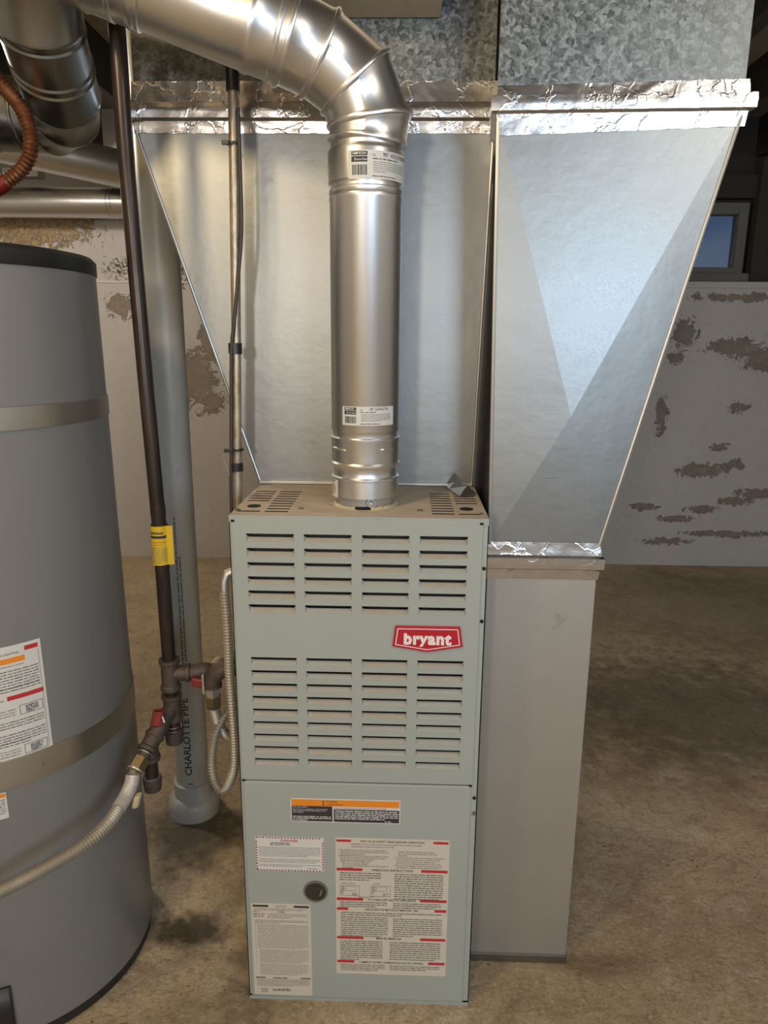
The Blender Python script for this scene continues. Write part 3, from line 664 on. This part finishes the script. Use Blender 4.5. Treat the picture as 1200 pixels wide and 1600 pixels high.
# stickers wrapped on the vent
def sticker(rad, a_left, a_right, z0, z1, name, title, seed, kind='full'):
    wd = (a_right-a_left)*rad; ht = z1-z0
    def wrap(dr): return lambda x, y, z: (FX+(rad+dr)*math.cos(a_left+x/1000/rad), FY+(rad+dr)*math.sin(a_left+x/1000/rad), z0+y/1000)
    n = 24; mb = MB(); W_, H_ = wd*1000, ht*1000
    mb.v = [(W_*k/n, yy, 0) for k in range(n+1) for yy in (0, H_)]; mb.f = [(2*k, 2*k+2, 2*k+3, 2*k+1) for k in range(n)]
    mb.map(wrap(.0005)); lb_ = vp(mb, name, 'label_white', smooth=60)
    S_ = Sheet(seed); w3 = W_*.3
    if kind == 'full':
        S_.rect('ink', W_*.05, H_*.8, w3*.92, H_*.95, 6); S_.rect('ink', W_*.05, H_*.58, w3*.92, H_*.77, 6)
        x = W_*.06
        while x < w3*.9:
            b = S_.r.uniform(.3, 1.1); S_.rect('ink', x, H_*.12, x+b, H_*.48); x += b+S_.r.uniform(.3, .9)
        S_.text('ink', W_*.5, H_*.8, title, H_*.2, bold=.05); S_.text('ink', W_*.345, H_*.79, 'UL', H_*.12)
        S_.lines('ink', W_*.35, W_*.84, H_*.68, 1, 3, 1.7); S_.lines('ink_grey', W_*.36, W_*.92, H_*.58, 6, H_*.07, 1.0); S_.lines('ink', W_*.35, W_*.8, H_*.07, 1, 3, 1.6)
        f = wrap(.0008); S_.build(lb_, lambda x, y, z: (f(x, y, z)[0]-FX, f(x, y, z)[1]-FY, f(x, y, z)[2]-H-.02), NM)
        S2 = Sheet(seed+1); S2.text('ink_white', W_*.06, H_*.835, 'SIMPSON', H_*.125, xs=1.05, bold=.03); S2.text('ink_white', W_*.09, H_*.63, 'Dura-Vent', H_*.125)
        f2 = wrap(.001); S2.build(lb_, lambda x, y, z: (f2(x, y, z)[0]-FX, f2(x, y, z)[1]-FY, f2(x, y, z)[2]-H-.02), NM)
    else:
        S_.lines('ink', W_*.2, W_*.8, H_*.8, 1, 3, 2.6); S_.lines('ink_grey', W_*.15, W_*.8, H_*.6, 5, 4, 2)
        f = wrap(.0008); S_.build(lb_, lambda x, y, z: (f(x, y, z)[0]-FX, f(x, y, z)[1]-FY, f(x, y, z)[2]-H-.02), NM)
sticker(.0636, -1.97, -.2, 1.559, 1.6005, 'elbow_label', '90° ADJ ELBOW', 11)
sticker(.0608, -2.22, -.62, 1.1665, 1.199, 'length_label', '18" LENGTH', 13)
sticker(.0602, -3.15, -2.45, 1.0345, 1.069, 'coupling_label', '', 15, 'small')

# ------------------------------------------------------------------ water heater and its vent
TX, TY, TR = -.75, .13, .27
WH = thing('water_heater', 'grey cylindrical gas water heater with black top rim', 'water heater', (TX, TY, 0)); WH.rotation_euler.y = math.radians(-.55)
MB().lathe([(.262, .024), (.2685, .024), (TR, .028), (TR, 1.4225), (.2685, 1.4235)], 0, 0, 128).build('jacket', 'tank', WH)
MB().lathe([(.2715, 1.418), (.2725, 1.420), (.2725, 1.442), (.266, 1.449), (.25, 1.452), (.05, 1.455)], 0, 0, 128).build('top_cap', 'black_plastic', WH)
MB().lathe([(.262, .0), (.266, .001), (.266, .026)], 0, 0, 128).build('base_ring', 'black_plastic', WH)
MB().lathe([(.05, 1.45), (.05, 1.5), (.085, 1.53), (.085, 1.56), (.05, 1.6)], 0, 0, 40).build('draft_hood', 'galv_dark', WH)
def tw(a_right, z0, dr):      # label space: x in mm measured leftwards from right edge is negative
    return lambda x, y, z: ((TR+dr)*math.cos(math.radians(a_right)+x/1000/TR), (TR+dr)*math.sin(math.radians(a_right)+x/1000/TR), z0+y/1000)
def curved_rect(fn, x0, x1, y0, y1, n=30):
    mb = MB(); mb.v = [(x0+(x1-x0)*k/n, yy, 0) for k in range(n+1) for yy in (y0, y1)]; mb.f = [(2*k, 2*k+2, 2*k+3, 2*k+1) for k in range(n)]
    return mb.map(fn)
lb = curved_rect(tw(-39.6, .545, .0005), -170, 0, 0, 257).build('lighting_label', 'label_white', WH, smooth=60, label='white lighting instruction sticker with red bars')
S = Sheet(21)
S.bar('ink_red', -27, 243, -5, 251, 4); S.bar('ink_orange', -170, 226, -28, 235.5, 20); S.bar('ink_red', -63, 159, -4, 167, 8); S.bar('ink_red', -170, 159, -150, 167, 4)
S.text('ink', -36, 241, 'FOR YOUR SAFETY READ BEFORE LIGHTING', 5.5, 'RIGHT')
S.lines('ink_grey', -168, -30, 220, 2, 3.4, 1.5); S.lines('ink', -168, -8, 211, 8, 5.1, 2); S.lines('ink', -168, -8, 180, 3, 5.1, 2)
S.text('ink', -68, 159, 'LIGHTING INSTRUCTIONS', 5.5, 'RIGHT')
for y in (128, 53):
    for a in ((-46, y, -8, y+.8), (-46, y+17, -8, y+17.8), (-46, y, -45.2, y+17), (-8.8, y, -8, y+17)): S.rect('ink', *a, 3)
    S.lines('ink', -36, -16, y+13, 5, 2.8, 2.4); S.lines('ink_grey', -168, -52, y+12, 4, 5, 1.9)
S.lines('ink', -168, -8, 118, 4, 5, 2); S.lines('ink', -168, -8, 95, 4, 5, 2); S.lines('ink', -168, -8, 80, 2, 5, 2); S.lines('ink_grey', -168, -8, 14, 3, 4, 1.6)
S.rect('ink_grey', -6, 58, -5.3, 240)
S.build(lb, tw(-39.6, .545, .0008), NM)
lb = curved_rect(tw(-57.5, .486, .0005), -110, 0, 0, 51).build('caution_label', 'label_white', WH, smooth=60, label='small white sticker with orange band')
S = Sheet(23); S.bar('ink_orange', -110, 42, -1.5, 49, 16); S.lines('ink', -108, -3, 36, 8, 4.3, 2); S.build(lb, tw(-57.5, .486, .0008), NM)
curved_rect(tw(-65.2, .0, .007), -150, 0, 26, 142).build('access_cover', 'black_plastic', WH, smooth=60).modifiers.new('thick', 'SOLIDIFY').thickness = .008
MB().tube([(0, 0, 0), (.004, 0, 0)], .004, 10).map(lambda x, y, z: ((TR+.001+x)*math.cos(math.radians(-44)) - y*.7, (TR+.001+x)*math.sin(math.radians(-44)) + y*.7, .57+z)).build('screw', 'screw', WH)
for z0, z1, nm in ((1.161, 1.2, 'upper galvanized strap around the grey water heater'), (.5405, .5955, 'lower galvanized strap around the grey water heater')):
    o = tag(MB().lathe([(TR+.0006, z0), (TR+.0022, z0+.001), (TR+.0026, (z0+z1)/2), (TR+.0022, z1-.001), (TR+.0006, z1)], 0, 0, 128, False).build('seismic_strap', 'strap_metal'), nm, 'strap', 'water heater straps')
    o.location = (TX, TY, 0); o.rotation_euler.y = math.radians(-.55)
HV = thing('water_heater_vent', 'dull galvanized vent elbow above the water heater at upper left', 'vent pipe', (-.75, .27, 1.6))
HP = [Vector(p) for p in ((-.47, -.012, 1.874), (-.4988, .06, 1.788), (-.536, .2, 1.7276), (-.5555, .245, 1.7135), (-.592, .272, 1.709), (-.64, .275, 1.711), (-.70, .27, 1.713), (-.75, .22, 1.70), (-.75, .135, 1.62))]
def mitre_generic(P, i, rad, n=56):
    d1 = (P[i]-P[i-1]).normalized() if i > 0 else (P[1]-P[0]).normalized()
    d2 = (P[i+1]-P[i]).normalized() if i < len(P)-1 else d1
    nrm = (d1+d2).normalized(); a = Vector((0, .3, 1)); a = (a-a.dot(nrm)*nrm).normalized(); b = nrm.cross(a)
    return [P[i]+rad*1.02*(math.cos(2*math.pi*k/n)*a+math.sin(2*math.pi*k/n)*b) for k in range(n)]
for i in range(len(HP)-1):
    A, B = mitre_generic(HP, i, .0635), mitre_generic(HP, i+1, .0635)
    def lr(f, gr): return [a_*(1-f)+b_*f+((a_*(1-f)+b_*f)-(HP[i]*(1-f)+HP[i+1]*f)).normalized()*gr for a_, b_ in zip(A, B)]
    e = min(.25, .004/(HP[i+1]-HP[i]).length)
    seq = [lr(0, -.001), lr(0, .002), lr(e, .002), lr(e*1.8, 0)]
    if i == 1:
        for f in (.1, .52, .62): seq += [lr(f-.02, 0), lr(f, .0028), lr(f+.02, 0)]
    seq += [lr(1-e*1.8, 0), lr(1-e, .002), lr(1, .002), lr(1, -.001)]
    MB().rings(seq).map(lambda x, y, z: (x+.75, y-.27, z-1.6)).build('elbow_gore' if 2 <= i <= 4 else 'pipe_section', 'galv_dark', HV)
CW = thing('copper_connector', 'corrugated copper water connector curving above the water heater', 'pipe', (-.66, .13, 1.45))
corrugated([(-.66, .12, 1.78), (-.625, .125, 1.745), (-.603, .13, 1.718), (-.577, .13, 1.687), (-.564, .13, 1.65), (-.5665, .13, 1.615), (-.585, .13, 1.588), (-.618, .13, 1.566)], .0118, .0013, .0072).map(lambda x, y, z: (x+.66, y-.13, z-1.45)).build('corrugated_tube', 'copper', CW)
MB().tube([(-.612, .13, 1.569), (-.625, .13, 1.562), (-.65, .13, 1.55), (-.66, .13, 1.53), (-.66, .13, 1.448)], [.0135, .0142, .0142, .0138, .0138], 20).map(lambda x, y, z: (x+.66, y-.13, z-1.45)).build('red_fitting', 'copper_red', CW)

# ------------------------------------------------------------------ ducts near the back wall
def round_duct(name, label, P, Q, r, seams, m):
    P, Q = Vector(P), Vector(Q); d = thing(name, label, 'duct', P)
    MB().tube([P, Q], r, 40).map(lambda x, y, z: (x-P.x, y-P.y, z-P.z)).build('duct_pipe', m, d)
    for f in seams: ringbead(P, Q, f, r, .003).map(lambda x, y, z: (x-P.x, y-P.y, z-P.z)).build('seam_ring', m, d)
round_duct('round_duct', 'shiny round duct running along the back wall above the plaster', (-3.2, 2.85, 2.006), (.3, 2.85, 1.995), .076, (.31, .315, .487, .493), 'galv_far')
round_duct('branch_duct', 'grey round duct slanting under the joists behind the vent elbow', (-2.05, 2.1, 2.19), (-1.0, 2.7, 2.06), .085, (.2,), 'galv_far')
tag(MB().box(-1.98, -1.8, 2.7, 2.78, 2.1, 2.14).build('duct_hanger', 'galv_far', smooth=0, bevel=.002), 'bright metal hanger strap above the shiny round duct', 'bracket')

# ------------------------------------------------------------------ drain pipe
PX, PY = -.508, .602
DP = thing('drain_pipe', 'grey plastic drain pipe standing in a floor hub behind the gas line', 'pipe', (PX, PY, 0))
MB().lathe([(.0445, .05), (.0445, 2.3)], 0, 0, 48).build('pipe', 'pvc', DP)
MB().lathe([(.071, -.002), (.071, .03), (.068, .044), (.06, .052), (.0525, .055), (.0525, .098), (.0465, .1), (.0448, .1)], 0, 0, 48).build('hub', 'pvc', DP)
def pw(x, y, z):
    a = math.radians(-84)-(y-.008)/.0445
    return (.0449*math.cos(a), .0449*math.sin(a), .135+x*1.02)
tx = text_mb('CHARLOTTE PIPE', .027, 'LEFT', .0004, 1.1)
def subdivided(mb, cuts=4):
    import bmesh
    me = bpy.data.meshes.new('tmp'); me.from_pydata(mb.v, [], mb.f); b_ = bmesh.new(); b_.from_mesh(me)
    bmesh.ops.triangulate(b_, faces=b_.faces[:]); bmesh.ops.subdivide_edges(b_, edges=b_.edges[:], cuts=cuts, use_grid_fill=True)
    b_.verts.index_update(); out = MB().add([tuple(v_.co) for v_ in b_.verts], [tuple(v_.index for v_ in f.verts) for f in b_.faces])
    b_.free(); bpy.data.meshes.remove(me); return out
for q_ in islands(tx): subdivided(q_).map(lambda *p: pw(*p)).build('letter', 'ink', DP, smooth=0)
tx = MB(); tx2 = text_mb('3', .016, 'LEFT', .0004).map(lambda x, y, z: (x-.03, y, z)); tx.add(tx2.v, tx2.f)
dm = Sheet(31); dm.lines('ink_grey', 300, 720, 4, 2, 8, 4)
tx.add([(x/1000, y/1000, 0) for x, y, z in dm.mb('ink_grey').v], dm.mb('ink_grey').f)
tx.map(pw).build('small_print', 'ink', DP, smooth=0)['kind'] = 'stuff'

# ------------------------------------------------------------------ gas line
GX, GY = -.376, .10
GL = thing('gas_pipe', 'black iron gas pipe dropping to tees and red-handled valves', 'pipe', (GX, GY, .52))
def gp(mb, name, m='iron', **kw): return mb.map(lambda x, y, z: (x-GX, y-GY, z-.52)).build(name, m, GL, **kw)
def fitting(P, Q, r, bead=.004):
    P, Q = Vector(P), Vector(Q); L_ = (Q-P).length; e = bead*1.8/L_; seq = [(0, r*.9), (0, r+bead*.7), (e, r+bead*.7), (e*1.4, r), (1-e*1.4, r), (1-e, r+bead*.7), (1, r+bead*.7), (1, r*.9)]
    return MB().tube([P.lerp(Q, f) for f, _ in seq], [q_ for _, q_ in seq], 24)
gp(MB().tube([(-.392, GY, 2.3), (-.392, GY, 1.6), (-.385, GY, 1.25), (-.378, GY, .98), (GX, GY, .69)], .0133, 24), 'riser')
gp(MB().tube([(-.3785, GY, 1.012), (-.378, GY, 1.0), (-.378, GY, .99)], [.0138, .0142, .0138], 24), 'thread')
gp(fitting((GX, GY, .702), (GX, GY, .638), .0172), 'tee', 'iron_fitting')
gp(MB().tube([(GX, GY, .671), (GX+.03, GY+.004, .671), (GX+.031, GY+.004, .671), (GX+.038, GY+.005, .671)], [.0155, .0155, .0185, .0185], 20), 'tee_branch', 'iron_fitting')
gp(MB().tube([(GX, GY, .64), (GX, GY, .618)], .0125, 20), 'nipple')
gp(fitting((GX, GY, .627), (GX, GY, .572), .0172), 'tee', 'iron_fitting')
gp(MB().tube([(GX, GY, .575), (GX, GY, .54)], .0133, 20), 'nipple')
gp(MB().tube([(GX, GY, .549), (GX, GY, .546), (GX, GY, .541), (GX, GY, .521), (GX, GY, .518)], [.014, .0182, .0182, .0165, .012], 24), 'cap', 'iron_fitting')
for z in (.558, .5495): gp(MB().tube([(GX, GY, z-.0008), (GX, GY, z+.0008)], .0138, 20), 'thread_seal', 'hem')
# furnace shut-off valve
gp(MB().tube([(-.338, .105, .671), (-.332, .106, .671), (-.318, .109, .672), (-.304, .112, .672), (-.296, .114, .672)], [.0145, .0165, .0175, .0165, .0135], 20), 'shutoff_valve', 'iron_fitting')
h_ = MB().box(-.018, .018, -.006, .006, -.005, .012).map(lambda x, y, z: (-.311+x, .085+y, .656+z*1.1-x*.15))
gp(h_, 'valve_handle', 'red_plastic', smooth=0, bevel=.003); gp(MB().tube([(-.315, .108, .668), (-.313, .09, .66)], .007, 14), 'valve_stem', 'iron_fitting')
# water heater branch
B0, B1, B2, B3 = Vector((GX, GY, .600)), Vector((-.3885, .06, .580)), Vector((-.398, .038, .560)), Vector((-.408, .012, .541))
gp(MB().tube([B0, B0.lerp(B1, .5), B1], [.015, .0155, .0155], 20), 'tee_branch', 'iron_fitting')
gp(MB().tube([B0.lerp(B1, .55), B1, B1.lerp(B2, .5), B2], [.013, .0168, .0165, .0135], 20), 'shutoff_valve', 'iron_fitting')
hd = MB().rings([[( -.3875+r_*math.cos(k*math.pi/10)*1.0+dx, .052+r_*.75*math.sin(k*math.pi/10)+dy, z) for k in range(20)] for r_, z, dx, dy in ((.009, .588, -.004, -.004), (.0125, .591, -.003, -.003), (.0115, .606, 0, 0), (.0108, .617, .001, .001), (.0075, .6172, .001, .001), (.0065, .6135, .001, .001))])
gp(hd, 'valve_handle', 'red_plastic'); gp(MB().tube([(-.3865, .056, .6135), (-.3865, .056, .6145)], .0066, 16), 'handle_socket', 'void_black')
gp(MB().tube([(-.378, .048, .607), (-.374, .045, .596)], [.0018, .0026], 8), 'handle_stop', 'flex')
T2 = B2.lerp(B3, .25)
gp(fitting(B1.lerp(B2, .55), B2.lerp(B3, .62), .0165, .0035), 'tee', 'iron_fitting')
gp(MB().tube([T2, T2+Vector((0, 0, -.022)), T2+Vector((0, 0, -.0225)), T2+Vector((0, 0, -.03))], [.016, .016, .0185, .0185], 20), 'tee_outlet', 'iron_fitting')
gp(MB().tube([T2+Vector((0, 0, -.026)), T2+Vector((0, 0, -.078))], .0128, 20), 'drip_leg')
gp(MB().tube([T2+Vector((0, 0, -z)) for z in (.066, .067, .073, .095, .098)], [.013, .018, .018, .016, .011], 24), 'cap', 'iron_fitting')
gp(MB().tube([T2+Vector((0, 0, -.0655)), T2+Vector((0, 0, -.067))], .0172, 20), 'thread_seal', 'hem')
d_ = (B3-B2).normalized()
gp(MB().tube([B3-d_*.012, B3+d_*.003], .0122, 20), 'nipple', 'iron_fitting')
gp(MB().tube([B3-d_*.0095, B3-d_*.008], .0145, 20), 'thread_seal', 'hem')
tg = MB(); n = 26; ring = []
for k in range(n+1):
    a = math.radians(-330+k*330/n-25); ring.append((-.378+.0158*math.cos(a), GY+.0158*math.sin(a)))
a0 = ring[-1]; ring += [(a0[0]+.006, a0[1]-.001), (a0[0]+.012, a0[1]+.002)]
tg.v = [(x, y, z) for x, y in ring for z in (.897, .972)]; tg.f = [(2*k, 2*k+2, 2*k+3, 2*k+1) for k in range(len(ring)-1)]
tgo = gp(tg, 'yellow_tag', 'yellow_tag', smooth=60); tgo['label'] = 'yellow printed gas tag'
S = Sheet(33); S.lines('ink', 3, 40, 60, 1, 8, 5); S.bar('ink', 2, 52, 40, 57, 10); S.lines('ink_grey', 3, 40, 32, 8, 4, 1.6); S.lines('ink_red', 8, 32, 44, 2, 5, 1.5)
S.build(tgo, lambda x, y, z: (-.378-GX+.0162*math.cos(math.radians(-150)+x/1000/.0162), .0162*math.sin(math.radians(-150)+x/1000/.0162), .897-.52+y/1000), NM)
# flexible connector to the water heater
FC = thing('gas_flex_connector', 'ribbed metal gas connector sweeping in front of the water heater', 'hose', tuple(B3))
def fc(mb, name, m, **kw): return mb.map(lambda x, y, z: (x-B3.x, y-B3.y, z-B3.z)).build(name, m, FC, **kw)
e1 = Vector((-.4145, -.008, .523)); e2 = Vector((-.419, -.022, .508))
fc(MB().tube([B3, B3+d_*.001, B3+d_*.024, B3+d_*.026, B3+d_*.03], [.0125, .0165, .0165, .0145, .0125], 6), 'flare_nut', 'brass', smooth=20)
fc(MB().tube([B3+d_*.024, B3+d_*.027], .0165, 24), 'nut_collar', 'hem')
path = [B3+d_*.026, e2, Vector((-.4245, -.055, .4875)), Vector((-.441, -.105, .4885)), Vector((-.4745, -.15, .478)), Vector((-.516, -.178, .457)), Vector((-.566, -.195, .434)), Vector((-.62, -.205, .412)), Vector((-.68, -.2, .395))]
path = [B3+d_*.026, e2, (-.428, -.05, .487), (-.437, -.095, .4765), (-.463, -.138, .466), (-.512, -.172, .449), (-.567, -.19, .4255), (-.62, -.205, .405), (-.69, -.2, .385)]
fc(corrugated(path, .0108, .0014, .0048, 14), 'corrugated_tube', 'flex')
fc(MB().tube(spline([B3+d_*.034, e2, (-.4245, -.038, .493), (-.4295, -.062, .484)], .003), .0132, 20), 'printed_sleeve', 'braid')
fc(MB().box(-.004, .004, -.009, .009, -.013, .013).map(lambda x, y, z: (-.4055+x*1.6+z*.25, -.035+y, .4825+z+x*.3)), 'paper_tag', 'tan_cap', smooth=0, bevel=.004)
# furnace gas connector
GC = thing('furnace_gas_connector', 'iron elbow with brass nut and ribbed gas hose at the furnace side', 'hose', (-.2235, .08, .69))
def gc(mb, name, m, **kw): return mb.map(lambda x, y, z: (x+.2235, y-.08, z-.69)).build(name, m, GC, **kw)
gc(MB().tube([(-.2235, .08, .693), (-.25, .08, .693)], .0125, 20), 'nipple', 'iron_fitting')
gc(MB().tube([(-.247, .08, .693), (-.252, .08, .693), (-.2525, .08, .693), (-.265, .08, .692), (-.279, .08, .684), (-.2865, .08, .672), (-.2875, .08, .661), (-.2875, .08, .6605), (-.2875, .08, .655)], [.017, .0185, .0165, .0168, .0172, .0168, .0165, .0182, .0182], 24), 'elbow', 'iron_fitting')
gc(MB().tube([(-.2875, .08, .656), (-.2875, .08, .634)], .0138, 6), 'adapter', 'hem', smooth=20)
gc(MB().tube([(-.2875, .08, z) for z in (.637, .635, .616, .611)], [.0135, .0162, .0162, .013], 6), 'flare_nut', 'brass', smooth=20)
gc(MB().box(-.3045, -.300, .066, .074, .645, .685), 'tape_tail', 'hem', smooth=0, bevel=.001)
gc(corrugated([(-.2875, .08, .613), (-.286, .082, .595), (-.2815, .09, .565), (-.272, .112, .53), (-.258, .15, .507), (-.246, .2, .51), (-.25, .24, .55), (-.275, .235, .61), (-.297, .19, .655), (-.298, .13, .672)], .0098, .0011, .0042, 14), 'corrugated_tube', 'flex')

# ------------------------------------------------------------------ electrical conduit behind, and armoured cable loop on the furnace side
ED = thing('conduit', 'dirty metal conduit with a dark cable tied along it', 'conduit', (-.252, .2, 1.0))
def ed(mb, name, m, **kw): return mb.map(lambda x, y, z: (x+.252, y-.2, z-1.)).build(name, m, ED, **kw)
cx = lambda z: -.252+.022*min(1, max(0, (z-1.0)/.742))
cpts = [(cx(z), .2, z) for z in (.6, 1.0, 1.2, 1.45, 1.75, 2.3)]
ed(MB().tube(cpts, [.0088, .0088, .0088, .0092, .0096, .0096], 20), 'tube', 'conduit')
ed(MB().tube([(cx(1.7), .2, 1.729), (cx(1.74), .2, 1.80)], .0122, 20), 'coupling', 'tape_black')
ed(MB().tube(spline([(cx(1.7)+.010, .188, 1.70), (cx(1.6)+.013, .188, 1.6), (cx(1.5)+.0145, .188, 1.5), (cx(1.42)+.008, .186, 1.42), (cx(1.35)-.002, .186, 1.33), (cx(1.3)-.006, .187, 1.295), (cx(1.2)-.0085, .19, 1.2), (cx(1.08)-.010, .19, 1.08), (-.263, .19, .98), (-.263, .19, .62)], .02), .0034, 10), 'cable', 'cable')
for z0, z1, r_ in ((1.282, 1.302, .0128), (1.058, 1.074, .0128)): ed(MB().tube([(cx(z0)-.001, .197, z0), (cx(z0)-.001, .197, z1)], r_, 20), 'tape_wrap', 'tape_black')
for z, dx in ((1.645, -.016), (1.1, -.02)):
    ed(MB().tube([(cx(z), .197, z-.002), (cx(z), .197, z+.002)], .0132, 20), 'cable_tie', 'tape_black'); ed(MB().box(cx(z)+dx-.003, cx(z)-.006, .184, .189, z-.004, z+.003), 'cable_tie', 'tape_black', smooth=0, bevel=.001)
ed(MB().tube(spline([(-.268, .188, 1.098), (-.275, .187, 1.085), (-.268, .188, 1.065), (-.262, .188, 1.045)], .004), .0008, 6), 'wire', 'flex')
AC = thing('armoured_cable', 'spiral silver armoured cable looping beside the furnace', 'cable', (-.2235, .04, .87))
def ac(mb, name, m, **kw): return mb.map(lambda x, y, z: (x+.2235, y-.04, z-.87)).build(name, m, AC, **kw)
ac(corrugated([(-.2455, .04, .868), (-.2435, .04, .82), (-.2425, .04, .76), (-.243, .04, .70), (-.241, .04, .62), (-.2395, .04, .56), (-.2425, .04, .505), (-.255, .04, .468), (-.2705, .04, .4555), (-.284, .045, .473), (-.289, .052, .51), (-.284, .068, .555), (-.27, .09, .585), (-.25, .11, .60), (-.2235, .12, .605)], .0078, .0017, .006, 12), 'armour', 'flex')
ac(MB().tube([(-.2455, .04, .864), (-.2445, .041, .885), (-.24, .044, .897), (-.2235, .048, .903)], [.0082, .0082, .0085, .0085], 16), 'box_connector', 'hem')
tag(MB().box(-.262, -.223, .105, .2, .62, .70).build('junction_box', 'galv_dark', smooth=0, bevel=.003), 'small grey metal junction box on the furnace side', 'box')
